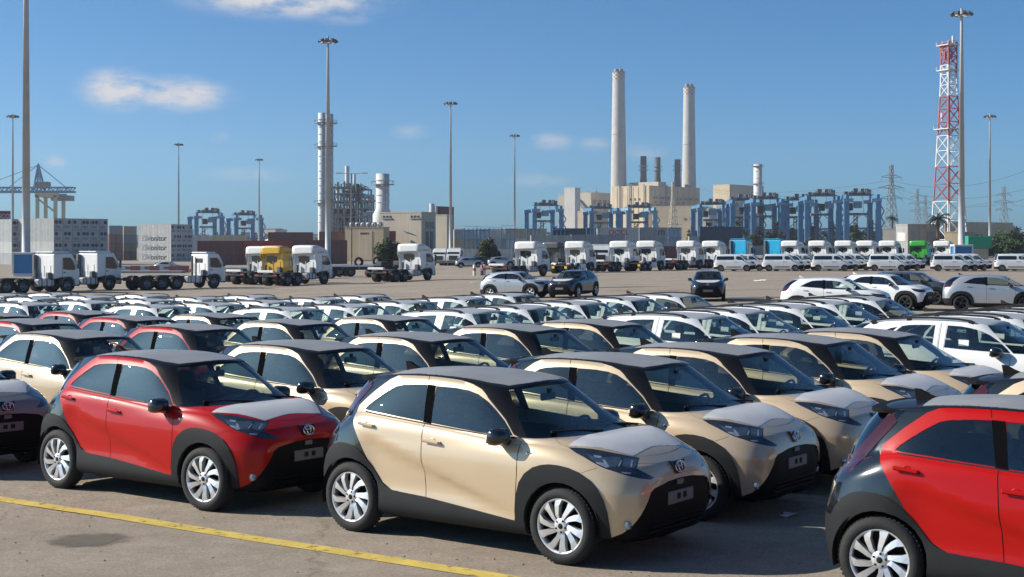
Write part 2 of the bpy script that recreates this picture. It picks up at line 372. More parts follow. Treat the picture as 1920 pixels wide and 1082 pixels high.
def cut_regions(bm, sp):
    """regions: (name, view, polygon, zones, minimum normal component). later ones win"""
    zl = bm.faces.layers.int['zone']; rl = bm.faces.layers.int['reg']
    pj = {'side': lambda q: (q[0], q[2]), 'front': lambda q: (q[1], q[2]), 'rear': lambda q: (q[1], q[2]), 'top': lambda q: (q[0], q[1])}
    if 'trace' in sp: pj['cam'], C, ray = cam_proj(sp)
    def ok(f, view, zones):
        if zones and f[zl] not in zones: return False
        n = f.normal
        if view == 'side': return abs(n.y) > .22
        if view == 'front': return n.x > .12
        if view == 'rear': return n.x < -.12
        if view == 'top': return n.z > .2
        return True
    for ri, (name, view, poly, zones) in enumerate(sp['regions'], 1):
        P = pj[view]
        xs = [p[0] for p in poly]; ys = [p[1] for p in poly]; bb = (min(xs), max(xs), min(ys), max(ys))
        cand = []
        for f in bm.faces:
            if not ok(f, view, zones): continue
            q = [P(v.co) for v in f.verts]; a, b = min(p[0] for p in q), max(p[0] for p in q); c, d = min(p[1] for p in q), max(p[1] for p in q)
            if b < bb[0] or a > bb[1] or d < bb[2] or c > bb[3]: continue
            cand.append(f)
        m = len(poly)
        for i in range(m):
            p, q = poly[i], poly[(i + 1) % m]
            dx, dy = q[0] - p[0], q[1] - p[1]
            if abs(dx) + abs(dy) < 1e-7: continue
            sel = set()
            for f in cand:
                pts = [P(v.co) for v in f.verts]
                if max(a[0] for a in pts) < min(p[0], q[0]) or min(a[0] for a in pts) > max(p[0], q[0]): continue
                if max(a[1] for a in pts) < min(p[1], q[1]) or min(a[1] for a in pts) > max(p[1], q[1]): continue
                sd = [(a[0] - p[0]) * dy - (a[1] - p[1]) * dx for a in pts]
                if min(sd) < 0 < max(sd): sel.add(f)
            if not sel: continue
            if view == 'side': co, no = Vector((p[0], 0, p[1])), Vector((dy, 0, -dx))
            elif view in ('front', 'rear'): co, no = Vector((0, p[0], p[1])), Vector((0, dy, -dx))
            elif view == 'top': co, no = Vector((p[0], p[1], 0)), Vector((dy, -dx, 0))
            else: co = C; no = ray(*p).cross(ray(*q))
            geom = list(sel) + list({e for f in sel for e in f.edges}) + list({v for f in sel for v in f.verts})
            res = bmesh.ops.bisect_plane(bm, geom=geom, dist=1e-5, plane_co=co, plane_no=no.normalized())
            nf = {g for g in res['geom'] if isinstance(g, bmesh.types.BMFace)}
            cand = [f for f in set(cand) | nf if f.is_valid]
        for f in cand:
            if f.is_valid and ok(f, view, zones) and in_poly(P(f.calc_center_median()), poly): f[rl] = ri
def surf(sp, x, z):
    h = sp['bvh'].ray_cast(Vector((x, -3, z)), Vector((0, 1, 0))); return -h[0].y if h[0] else .8
def panel_meshes(bm, sp):
    """split the cut skin by region name -> {name: (verts, normals, faces)} for the right half"""
    zl = bm.faces.layers.int['zone']; rl = bm.faces.layers.int['reg']; out = {}
    names = [None] + [r[0] for r in sp['regions']]
    bm.verts.ensure_lookup_table(); bm.verts.index_update()
    for f in bm.faces:
        nm = names[f[rl]] or sp['zones'][f[zl]]
        if nm is None: continue
        d = out.setdefault(nm, ({}, [], [], []))
        idx = []
        for v in f.verts:
            if v.index not in d[0]: d[0][v.index] = len(d[1]); d[1].append(v.co.copy()); d[2].append(v.normal.copy())
            idx.append(d[0][v.index])
        d[3].append(tuple(idx))
    return {k: (v[1], v[2], v[3]) for k, v in out.items()}
def components(vs, fs):
    par = list(range(len(vs)))
    def fd(a):
        while par[a] != a: par[a] = par[par[a]]; a = par[a]
        return a
    for f in fs:
        for q in f[1:]: par[fd(f[0])] = fd(q)
    grp = {}
    for f in fs: grp.setdefault(fd(f[0]), []).append(f)
    return list(grp.values())
def panel_obj(name, data, material, parent, off=0., rim=0., side='right'):
    if side == 'both' and name != 'panel_gap':
        vs, ns, fs = data; mid, rest = [], []
        for comp in components(vs, fs): (mid if any(abs(vs[i].y) < 2e-4 for f in comp for i in f) else rest).append(comp)
        res = None
        for comp in sorted(mid, key=len, reverse=True):
            if len(comp) > 2: o = panel_one(name, (vs, ns, comp), material, parent, off, rim, 'both'); res = res or o
        for comp in rest:
            if len(comp) > 2:
                for sd in ('right', 'left'): o = panel_one(name, (vs, ns, comp), material, parent, off, rim, sd); res = res or o
        return res
    o = panel_one(name, data, material, parent, off, rim, side)
    if name == 'panel_gap': o['kind'] = 'stuff'
    return o
def panel_one(name, data, material, parent, off=0., rim=0., side='right'):
    """side: right, left (mirrored) or both (joined across the middle)"""
    vs, ns, fs = data; V, Nn, F = [], [], []
    use = sorted({i for f in fs for i in f}); rm_ = {a: b for b, a in enumerate(use)}; vs = [vs[i] for i in use]; ns = [ns[i] for i in use]; fs = [tuple(rm_[i] for i in f) for f in fs]
    def half(sgn):
        o = len(V)
        bc = {}
        for f in fs:
            for a, b in zip(f, f[1:] + f[:1]):
                k = (min(a, b), max(a, b)); bc[k] = bc.get(k, 0) + 1
        for p, n in zip(vs, ns):
            q = p + n * off; V.append((q.x, q.y * sgn, q.z)); Nn.append((n.x, n.y * sgn, n.z))
        for f in fs: F.append(tuple(i + o for i in (f if sgn > 0 else f[::-1])))
        if rim:
            r0 = len(V); mp = {}
            for f in fs:
                for a, b in zip(f, f[1:] + f[:1]):
                    if bc[(min(a, b), max(a, b))] != 1 or (abs(vs[a].y) < 1e-4 and abs(vs[b].y) < 1e-4): continue
                    q = []
                    for i in (a, b):
                        if i not in mp:
                            mp[i] = len(V); t = vs[i] + ns[i] * (off - rim); V.append((t.x, t.y * sgn, t.z)); Nn.append((ns[i].x, ns[i].y * sgn, ns[i].z))
                        q.append(mp[i])
                    g = (a + o, q[0], q[1], b + o); F.append(g if sgn > 0 else g[::-1])
    if side in ('right', 'both'): half(1)
    if side in ('left', 'both'): half(-1)
    me = bpy.data.meshes.new(name); me.from_pydata(V, [], F); me.materials.append(MATS[material])
    me.polygons.foreach_set('use_smooth', [True] * len(F)); me.normals_split_custom_set_from_vertices(Nn); me.update()
    return link(name, me, parent)
# ---- shared fittings
def wheel(parent, x, y, r, w, rimr, style, rim_mat, mir):
    """tyre, rim, disc; wheel centre at (x, y, r); outer face towards +-y"""
    t = MB(); hw = w / 2
    t.lathe([(rimr, -hw + .02), (rimr + .02, -hw), (r - .05, -hw - .004), (r - .012, -hw + .022), (r, -hw + .05), (r, hw - .05), (r - .012, hw - .022), (r - .05, hw + .004), (rimr + .02, hw), (rimr, hw - .02)], axis='y', n=36)
    root = link('wheel', t.mesh('wheel', 'tyre'), parent); root.location = (x, y, r)
    return root, hw
def wheel_set(sp, parent):
    r, rimr, w = sp['wr'], sp['rimr'], .18; hw = w / 2
    t = MB()
    t.lathe([(rimr, -hw + .015), (rimr + .012, -hw + .002), (r - .05, -hw - .006), (r - .014, -hw + .018), (r, -hw + .045), (r, hw - .045), (r - .014, hw - .018), (r - .05, hw + .006), (rimr + .012, hw - .002), (rimr, hw - .015)], axis='y', n=40)
    # tread blocks: shallow cross ribs
    for k in range(56):
        a = 2 * pi * k / 56; M = Matrix.Rotation(a, 4, 'Y')
        t.box(-.009, .009, -hw + .03, hw - .03, r - .004, r + .003, M=M)
    tm = t.mesh('tyre', 'tyre')
    m = MB()
    m.lathe([(rimr, hw - .1), (rimr - .012, hw - .06), (rimr - .012, hw - .02), (rimr + .004, hw - .008), (rimr + .008, hw - .012)], axis='y', n=40)
    m.lathe([(0, hw - .014), (.03, hw - .014), (.066, hw - .02), (.075, hw - .04)], axis='y', n=24)
    ns = sp.get('spokes', 5); tw = sp.get('twist', .3)
    for k in range(ns):
        for sg in ((-1, 1) if sp.get('double') else (0,)):
            a0 = 2 * pi * k / ns; pts = []
            for s_, wd, aa, yy in ((.05, .016, sg * .30, hw - .020), (rimr * .42, .022, sg * .24 + tw * .35, hw - .012), (rimr * .75, .029, sg * .27 + tw * .8, hw - .007), (rimr - .004, .042, sg * .33 + tw, hw - .010)):
                if not sg: wd *= 1.35
                ca, sa = cos(a0 + aa), sin(a0 + aa); pts.append(((s_ * ca - wd * sa, s_ * sa + wd * ca), (s_ * ca + wd * sa * .8, s_ * sa - wd * ca * .8), yy))
            vs = []; fs = []
            for (p, q, yy) in pts: vs += [(p[0], yy, p[1]), (q[0], yy - .010, q[1]), (q[0], yy - .05, q[1]), (p[0], yy - .05, p[1])]
            for i in range(len(pts) - 1):
                o = i * 4; fs += [(o, o + 4, o + 5, o + 1), (o + 1, o + 5, o + 6, o + 2), (o + 3, o + 2, o + 6, o + 7), (o + 0, o + 3, o + 7, o + 4)]
            m.add(vs, fs)
    rm = m.mesh('rim', sp.get('rim_mat', 'rim_silver'))
    d = MB(); d.lathe([(0, -.02), (rimr - .01, -.02), (rimr - .004, hw - .1)], axis='y', n=28)
    for k in range(5):
        a = 2 * pi * k / 5; d.lathe([(0, hw - .0115), (.009, hw - .0115), (.010, hw - .02)], c=(.05 * cos(a), 0, .05 * sin(a)), axis='y', n=8)
    d.lathe([(0, hw - .009), (.022, hw - .009), (.026, hw - .016)], axis='y', n=14)
    dm = d.mesh('brake_disc', 'dark')
    out = []
    for sx in (sp['xfa'], sp['xra']):
        for sy in (-1, 1):
            e = empty('wheel'); e.parent = parent; e.location = (sx, sy * (sp['track'] - hw), sp['wr']); e.rotation_euler = (0, .37 * sx, 0 if sy > 0 else pi)
            link('tyre', tm, e); link('rim', rm, e); link('brake_disc', dm, e)
def ellip(c, a, b, r, nrm='x', n=18, m=5, tilt=0.):
    mb = MB(); pts = []
    for k in range(n):
        t = 2 * pi * k / n; pts.append((c[0] + tilt * b * sin(t), c[1] + a * cos(t), c[2] + b * sin(t)))
    return mb.path(pts, r, n=m, closed=True)
def seat(x, y, parent, zb, hgt=1.0, name='seat', wid=.25):
    s_ = MB(); s_.box(x - .26, x + .28, y - wid, y + wid, zb, zb + .16, .05)
    M = Matrix.Translation((x - .24, y, zb + .12)) @ Matrix.Rotation(radians(-17), 4, 'Y')
    s_.box(-.07, .07, -wid * .95, wid * .95, 0, .56, .06, M=M); s_.box(-.05, .05, -.13, .13, .60, .77, .045, M=M)
    s_.tube(M @ Vector((0, -.06, .5)), M @ Vector((0, -.06, .65)), .01); s_.tube(M @ Vector((0, .06, .5)), M @ Vector((0, .06, .65)), .01)
    return s_.build(name, 'interior', parent)
def cabin(sp, root):
    """dashboard, steering wheel, seats, floor tub"""
    fl, dx, dz, hw = sp['floor'], sp['dash_x'], sp['dash_z'], sp['cabin_w']
    m = MB(); m.box(sp['tub'][0], sp['tub'][1], -hw, hw, fl - .04, fl)
    m.box(sp['tub'][0], sp['tub'][1], -hw - .02, -hw, fl, sp['belt_in']); m.box(sp['tub'][0], sp['tub'][1], hw, hw + .02, fl, sp['belt_in'])
    m.box(sp['tub'][0] - .03, sp['tub'][0], -hw, hw, fl, sp['belt_in']); m.box(sp['tub'][1], sp['tub'][1] + .03, -hw, hw, fl, dz)
    m.build('cabin_floor', 'interior', root)
    d = MB(); d.prism([(dx - .05, dz - .02), (dx + .10, dz + .035), (dx + .40, dz + .01), (dx + .42, dz - .3), (dx, dz - .35)], -hw, hw); d.box(dx - .03, dx + .05, -.14, .14, dz + .0, dz + .11, .02)
    d.build('dashboard', 'interior', root)
    st = MB(); yy = .36; M = Matrix.Translation((dx - .14, yy, dz - .02)) @ Matrix.Rotation(radians(-62), 4, 'Y')
    st.path([M @ Vector((.185 * cos(2 * pi * k / 20), .185 * sin(2 * pi * k / 20), 0)) for k in range(20)], .016, 6, True)
    for a in (0, pi, pi * 1.5): st.tube(M @ Vector((0, 0, 0)), M @ Vector((.18 * sin(a), .18 * cos(a), 0)), .018, n=6)
    st.tube(M @ Vector((0, 0, -.03)), M @ Vector((0, 0, .02)), .06, n=12)
    st.build('steering_wheel', 'interior', root)
    for yy in (-.36, .36): seat(sp['seat_x'], yy, root, fl + .14)
    b = MB(); bx = sp['bench_x']; b.box(bx - .2, bx + .28, -hw + .05, hw - .05, fl + .12, fl + .28, .05)
    M = Matrix.Translation((bx - .2, 0, fl + .22)) @ Matrix.Rotation(radians(-20), 4, 'Y'); b.box(-.06, .06, -hw + .05, hw - .05, 0, .52, .05, M=M)
    for yy in (-.36, .36): b.box(-.04, .04, yy - .12, yy + .12, .53, .66, .04, M=M)
    b.build('rear_bench', 'interior', root)
    mm = MB(); rx, rz = sp['mirror_in']; mm.box(rx - .015, rx + .02, -.11, .11, rz - .035, rz + .035, .012); mm.box(rx, rx + .04, -.02, .02, rz, rz + .08, .008); mm.build('rear_view_mirror', 'interior', root)
def door_mirror(root, x, y, z, side, m='gloss_black', arm=.1):
    """housing on a short arm; side -1 right, 1 left"""
    mb = MB(); n = 10; rings = []
    for i, (dx, sy, sz) in enumerate(((-.075, .80, .78), (-.05, 1., 1.), (.01, 1.0, .98), (.06, .82, .78), (.095, .45, .40))):
        ring = []
        for k in range(16):
            t = 2 * pi * k / 16; cx, sx_ = cos(t), sin(t)
            ring.append((x + dx, y + side * arm + .105 * sy * math.copysign(abs(cx) ** .6, cx), z + .078 * sz * math.copysign(abs(sx_) ** .6, sx_)))
        rings.append(ring)
    vs = [p for r in rings for p in r]; fs = []
    for i in range(4): fs += [(i * 16 + k, i * 16 + (k + 1) % 16, (i + 1) * 16 + (k + 1) % 16, (i + 1) * 16 + k) for k in range(16)]
    fs += [tuple(range(16))[::-1], tuple(range(64, 80))]
    mb.add(vs, fs, True); mb.box(x - .03, x + .06, y + side * (-.03), y + side * (arm - .03), z - .085, z - .035, .012)
    o = mb.build('door_mirror', m, root)
    g = MB(); g.box(x - .078, x - .0755, y + side * arm - .08, y + side * arm + .08, z - .055, z + .055); g.build('mirror_glass', 'chrome', o)
    return o
def handle(door, x, y, z, side, m, slope=.0):
    y = side * y
    mb = MB(); M = Matrix.Translation((x, y, z)) @ Matrix.Rotation(slope, 4, 'Y')
    mb.box(-.10, .10, -.012 + side * .03, .012 + side * .03, -.016, .016, .010, M=M)
    mb.box(-.10, -.075, -.02, .02 + side * .01, -.011, .011, .005, M=M); mb.box(.075, .10, -.02, .02 + side * .01, -.011, .011, .005, M=M)
    o = mb.build('handle', m, door)
    c = MB(); c.lathe([(0, -side * .004), (.03, -side * .004), (.040, side * .0015), (.044, -side * .004)], c=(x, y, z - .012), axis='y', n=16); c.build('handle_cup', m, door)
    return o
def under(sp, root):
    """dark floor pan and wheel housings"""
    u = MB(); u.box(sp['xra'] + .42, sp['xfa'] - .42, -.66, .66, .17, .24, .02); u.box(sp['xfa'] + .3, sp['low'][1][2] - .06, -.55, .55, .19, .5, .03); u.box(sp['low'][1][3] + .08, sp['xra'] - .3, -.5, .5, .24, .5, .03)
    for sx in (sp['xra'], sp['xfa']): u.tube((sx, -.62, sp['wr']), (sx, .62, sp['wr']), .05, n=8)
    u.box(sp['xra'] - .42, sp['xfa'] + .42, -.42, .42, .22, .55, .03)
    u.build('floor_pan', 'dark', root)
    for sx in (sp['xra'], sp['xfa']):
        for sy in (-1, 1):
            a = MB(); a.lathe([(sp['arch'] + .012, sy * (sp['wmax'] - .03)), (sp['arch'] + .012, sy * .40), (.02, sy * .40)], c=(sx, 0, sp['wr'] + .01), axis='y', n=22, a0=radians(-15), a1=radians(195))
            a.build('wheel_housing', 'dark', root)
def emblem(root, x, y, z, s, tilt):
    mb = MB()
    for a, b, dz in ((.075, .05, 0), (.026, .046, .002), (.05, .017, .022)):
        m2 = ellip((0, 0, 0), a * s, b * s, .0062 * s, n=22); o = len(mb.v)
        mb.add([(x + p[0] - tilt * (p[2] + dz * s), y + p[1], z + p[2] + dz * s) for p in m2.v], m2.f, True)
    return mb.build('emblem', 'chrome', root)
# ------------------------------------------------------------------ the small two tone hatchback
AY = dict(wr=.333, rimr=.232, xfa=1.215, xra=-1.215, track=.845, arch=.372, wmax=.85, floor=.30, dash_x=.72, dash_z=.98, cabin_w=.60, tub=(-1.25, 1.05), belt_in=.98,
          seat_x=.02, bench_x=-.78, mirror_in=(.50, 1.33), spokes=5, double=True, twist=.34, dense=True)
AY['low'] = [(.21, .60, 1.60, -1.50, 5, 5), (.215, .74, 1.78, -1.66, 5.5, 5.5), (.225, .79, 1.835, -1.70, 5.5, 5.5), (.26, .826, 1.87, -1.735, 6, 6), (.33, .842, 1.895, -1.76, 6, 6), (.42, .85, 1.915, -1.775, 6, 6), (.52, .855, 1.925, -1.78, 6, 6), (.60, .858, 1.925, -1.775, 6, 6)]
AY['mid'] = [(.20, .860, 1.922, -1.765, 6, 6), (.42, .859, 1.914, -1.755, 5.6, 5.6), (.62, .853, 1.902, -1.745, 5.2, 5.2), (.78, .842, 1.888, -1.735, 4.8, 5), (.90, .822, 1.872, -1.715, 4.4, 4.6), (.97, .803, 1.855, -1.70, 4.2, 4.4), (1.0, .788, 1.835, -1.685, 4.1, 4.3)]
AY['shoulder'] = ([-1.85, -1.6, -1.3, -1.1, -.7, -.3, .1, .4, .75, .95, 1.2, 1.45, 1.65, 1.8, 1.95], [.93, .98, 1.085, 1.125, 1.105, 1.075, 1.045, 1.02, 1.005, 1.005, .985, .94, .895, .865, .84])
AY['belt'] = ([-1.85, -1.6, -1.3, -1.1, -.7, -.3, .1, .4, .75, .95, 1.2], [.96, 1.0, 1.105, 1.145, 1.122, 1.092, 1.06, 1.036, 1.03, 1.045, 1.055])
AY['green'] = [(0, .772, 1.16, -1.665, 3.9, 4), (.12, .755, 1.075, -1.655, 3.9, 4), (.28, .728, .965, -1.63, 4, 4), (.45, .697, .85, -1.595, 4, 4), (.62, .664, .732, -1.55, 4, 4), (.78, .632, .622, -1.50, 4.1, 4), (.90, .605, .535, -1.46, 4.2, 4), (1.0, .578, .465, -1.42, 4.3, 4.2)]
AY['roof'] = ([-1.45, -1.2, -.9, -.6, -.3, 0, .25, .47, .8, 1.3], [1.425, 1.452, 1.487, 1.503, 1.503, 1.485, 1.455, 1.425, 1.40, 1.40])
AY['crown'] = .05; AY['rcrown'] = .038; AY['tA'] = 16; AY['tC'] = 10
def ay_warp(p):
    x, y, z = p
    if .25 < z < 1.05 and abs(y) > .5 and -1.2 < x < 1.0:
        # hollow lower door below a crease that runs from the rear handle down to the front sill
        e = min(1, max(0, (x + 1.15) / .25)) * min(1, max(0, (.95 - x) / .3)); e = e * e * (3 - 2 * e)
        zc = .90 - .40 * (x + .9) / 1.3; d = zc - z
        k = min(1, max(0, (d + .015) / .065)); k = k * k * (3 - 2 * k); k2 = min(1, max(0, (z - .30) / .2))
        y -= math.copysign((.042 * k * k2) * e, y)
        y -= math.copysign(.010 * e * max(0, 1 - abs(z - .95) / .12), y)
    return (x, y, z)
AY['warp'] = ay_warp
AY['trace'] = ((-.071, 13.78), -.638, 2.4615, 580, 660)
_rdoor = [(-.84, 1.489), (-.6, 1.512), (-.445, 1.52), (-.43, 1.45), (-.335, 1.09), (-.32, .9), (-.285, .43), (-.70, .45), (-.83, .515), (-.99, .70), (-1.108, .895), (-1.225, 1.06), (-1.255, 1.12), (-1.25, 1.19), (-1.082, 1.336), (-.93, 1.45)]
_fdoor = [(-.445, 1.52), (-.2, 1.506), (-.06, 1.49), (.08, 1.462), (.19, 1.425), (.25, 1.385), (.31, 1.335), (.41, 1.262), (.53, 1.18), (.655, 1.06), (.76, 1.02), (.772, .746), (.741, .326), (.25, .377), (-.285, .43), (-.32, .9), (-.335, 1.09), (-.43, 1.45)]
_rq = [(-2, .1), (-.62, .1), (-.62, .45), (-.70, .45), (-.83, .515), (-.99, .70), (-1.108, .895), (-1.225, 1.06), (-1.255, 1.12), (-1.25, 1.19), (-1.082, 1.336), (-.93, 1.45), (-.84, 1.489), (-.9, 1.62), (-2, 1.62)]
_fwin = [(-.27, 1.10), (-.322, 1.425), (-.1, 1.422), (.06, 1.408), (.17, 1.382), (.30, 1.322), (.40, 1.258), (.52, 1.172), (.60, 1.10), (.645, 1.052), (.52, 1.048), (.3, 1.056), (0, 1.078)]
_rwin = [(-1.135, 1.165), (-1.10, 1.205), (-1.0, 1.278), (-.90, 1.345), (-.81, 1.395), (-.72, 1.415), (-.56, 1.427), (-.43, 1.43), (-.36, 1.108), (-.6, 1.125), (-.85, 1.145), (-1.05, 1.156)]
_bp = [(-.43, 1.434), (-.325, 1.43), (-.262, 1.092), (-.365, 1.102)]
_farch = [(.73, .12), (.741, .326), (.765, .55), (.80, .67), (.86, .755), (.946, .815), (1.03, .842), (1.106, .853), (1.2, .852), (1.30, .838), (1.40, .808), (1.50, .755), (1.58, .68), (1.63, .59), (1.66, .49), (1.672, .38), (1.675, .12)]
_rclad = [(-1.69, .12), (-1.69, .45), (-1.66, .57), (-1.61, .67), (-1.54, .765), (-1.46, .815), (-1.37, .84), (-1.27, .842), (-1.16, .825), (-1.07, .775), (-.99, .70), (-.90, .60), (-.83, .515), (-.77, .475), (-.70, .448), (-.285, .428), (.25, .377), (.742, .328), (.76, .12)]
AY['regions'] = [
    ('rear_quarter', 'side', _rq, (0, 1, 2)), ('rear_bumper', 'rear', [(-1, .1), (-1, .62), (1, .62), (1, .1)], (0,)), ('rear_door', 'side', _rdoor, (0, 1, 2, 3)), ('front_door', 'side', _fdoor, (0, 1, 2, 3)),
    ('cladding', 'side', _farch, (0,)), ('cladding', 'side', _rclad, (0,)),
    ('seam', 'side', strip_poly([(-.445, 1.51), (-.43, 1.45)], .008), (2, 3)), ('seam', 'side', strip_poly([(-.335, 1.09), (-.32, .9), (-.285, .43)], .009), (0, 1)),
    ('seam', 'side', strip_poly([(.765, 1.01), (.772, .746), (.741, .34)], .009), (0, 1)),
    ('b_pillar', 'side', _bp, (2,)), ('front_window', 'side', _fwin, (1, 2)), ('rear_side_window', 'side', _rwin, (1, 2)),
    ('seam', 'side', strip_poly([(-1.11, 1.148), (-.6, 1.112), (-.3, 1.09), (.1, 1.062), (.45, 1.04), (.70, 1.036)], .011), (1, 2)),
    ('seam', 'side', strip_poly([(.28, 1.36), (.42, 1.262), (.53, 1.18), (.655, 1.06)], .006), (2,)),
    ('hood', 'top', [(1.0, -.70), (1.25, -.70), (1.45, -.665), (1.62, -.60), (1.76, -.48), (1.83, -.3), (1.85, .1), (.9, .1)], (0, 1)),
    ('hood_film', 'cam', [(1195.9, 433.1), (1216.4, 415.3), (1249.9, 396.7), (1324.2, 366.9), (1424.6, 342.8), (1528.7, 322.3), (1733.2, 300.0), (1733.2, 406.0), (1707.2, 409.7), (1632.8, 420.8), (1595.7, 430.9), (1558.5, 445.0), (1525.0, 462.9), (1493.4, 480.3), (1446.9, 465.5), (1394.9, 452.4), (1342.8, 442.0), (1268.5, 435.7)], (0, 1)),
    ('seam', 'cam', strip_poly([(1502.7, 482.9), (1603.1, 475.5), (1677.5, 458.0), (1751.8, 426.4)], 2.4), (0, 1)),
    ('seam', 'cam', strip_poly([(1254.3, 557.3), (1290.8, 545.4), (1327.9, 533.5)], 2.4), (0, 1)),
    ('seam', 'cam', strip_poly([(1134.6, 400.4), (1156.9, 423.8), (1193.3, 436.5)], 2.4), (0, 1)),
    ('roof_film', 'top', [(-1.05, .02), (-1.0, -.46), (-.3, -.50), (.2, -.48), (.37, -.42), (.42, -.2), (.43, .02)], (3,)),
    ('headlight', 'cam', [(1194.1, 439.4), (1253.6, 442.0), (1305.6, 446.9), (1350.3, 454.3), (1394.9, 463.6), (1454.4, 474.7), (1523.2, 487.8), (1515.7, 511.9), (1508.3, 536.1), (1547.3, 556.6), (1591.2, 578.9), (1573.4, 588.9), (1528.7, 583.7), (1491.6, 575.9), (1443.2, 563.2), (1394.9, 547.3), (1365.1, 538.0), (1342.8, 528.7), (1305.6, 508.2), (1268.5, 485.9), (1227.6, 463.6)], (0, 1)),
    ('lens', 'cam', [(1275.9, 467.3), (1316.8, 482.9), (1350.3, 485.2), (1417.2, 482.9), (1439.5, 487.8), (1432.1, 504.5), (1413.5, 530.5), (1387.4, 532.4), (1365.1, 535.0), (1331.7, 517.5), (1298.2, 493.3)], (0, 1)),
    ('lens', 'cam', [(1448.8, 487.8), (1515.7, 494.1), (1502.7, 536.1), (1473.0, 538.0), (1445.1, 523.1)], (0, 1)),
    ('reflector', 'cam', [(1311.2, 474.7), (1348.4, 481.4), (1344.7, 489.6), (1314.9, 486.6)], (0, 1)),
    ('reflector', 'cam', [(1350.3, 493.3), (1365.1, 500.8), (1383.7, 528.7), (1368.8, 534.2), (1324.2, 513.8), (1320.5, 508.2), (1359.6, 511.9)], (0, 1)),
    ('reflector', 'cam', [(1436.5, 498.9), (1443.2, 500.8), (1430.2, 528.7), (1421.6, 526.1)], (0, 1)),
    ('reflector', 'cam', [(1484.1, 497.1), (1493.4, 498.9), (1487.8, 532.4), (1479.7, 530.5)], (0, 1)),
    ('reflector', 'cam', [(1437.6, 552.8), (1486.0, 557.3), (1481.1, 564.7), (1441.4, 560.3)], (0, 1)),
    ('grille', 'front', [(.1, .715), (-.20, .705), (-.44, .672), (-.49, .645), (-.56, .53), (-.63, .42), (-.70, .32), (-.74, .275), (-.92, .262), (-.92, .1), (.1, .1)], (0,)),
    ('tail_light', 'side', [(-1.20, 1.41), (-1.16, 1.365), (-1.33, 1.16), (-1.43, 1.04), (-1.50, .965), (-1.80, .93), (-1.80, 1.03), (-1.56, 1.06), (-1.42, 1.20), (-1.29, 1.36), (-1.26, 1.415)], (0, 1, 2, 5)),
    ('opening', 'side', circle(1.215, .338, .372), (0,)), ('opening', 'side', circle(-1.215, .338, .372), (0,))]
AY['zones'] = {0: 'body', 1: 'body', 2: 'roof', 3: 'roof', 4: 'windscreen', 5: 'rear_window', 6: 'underside'}
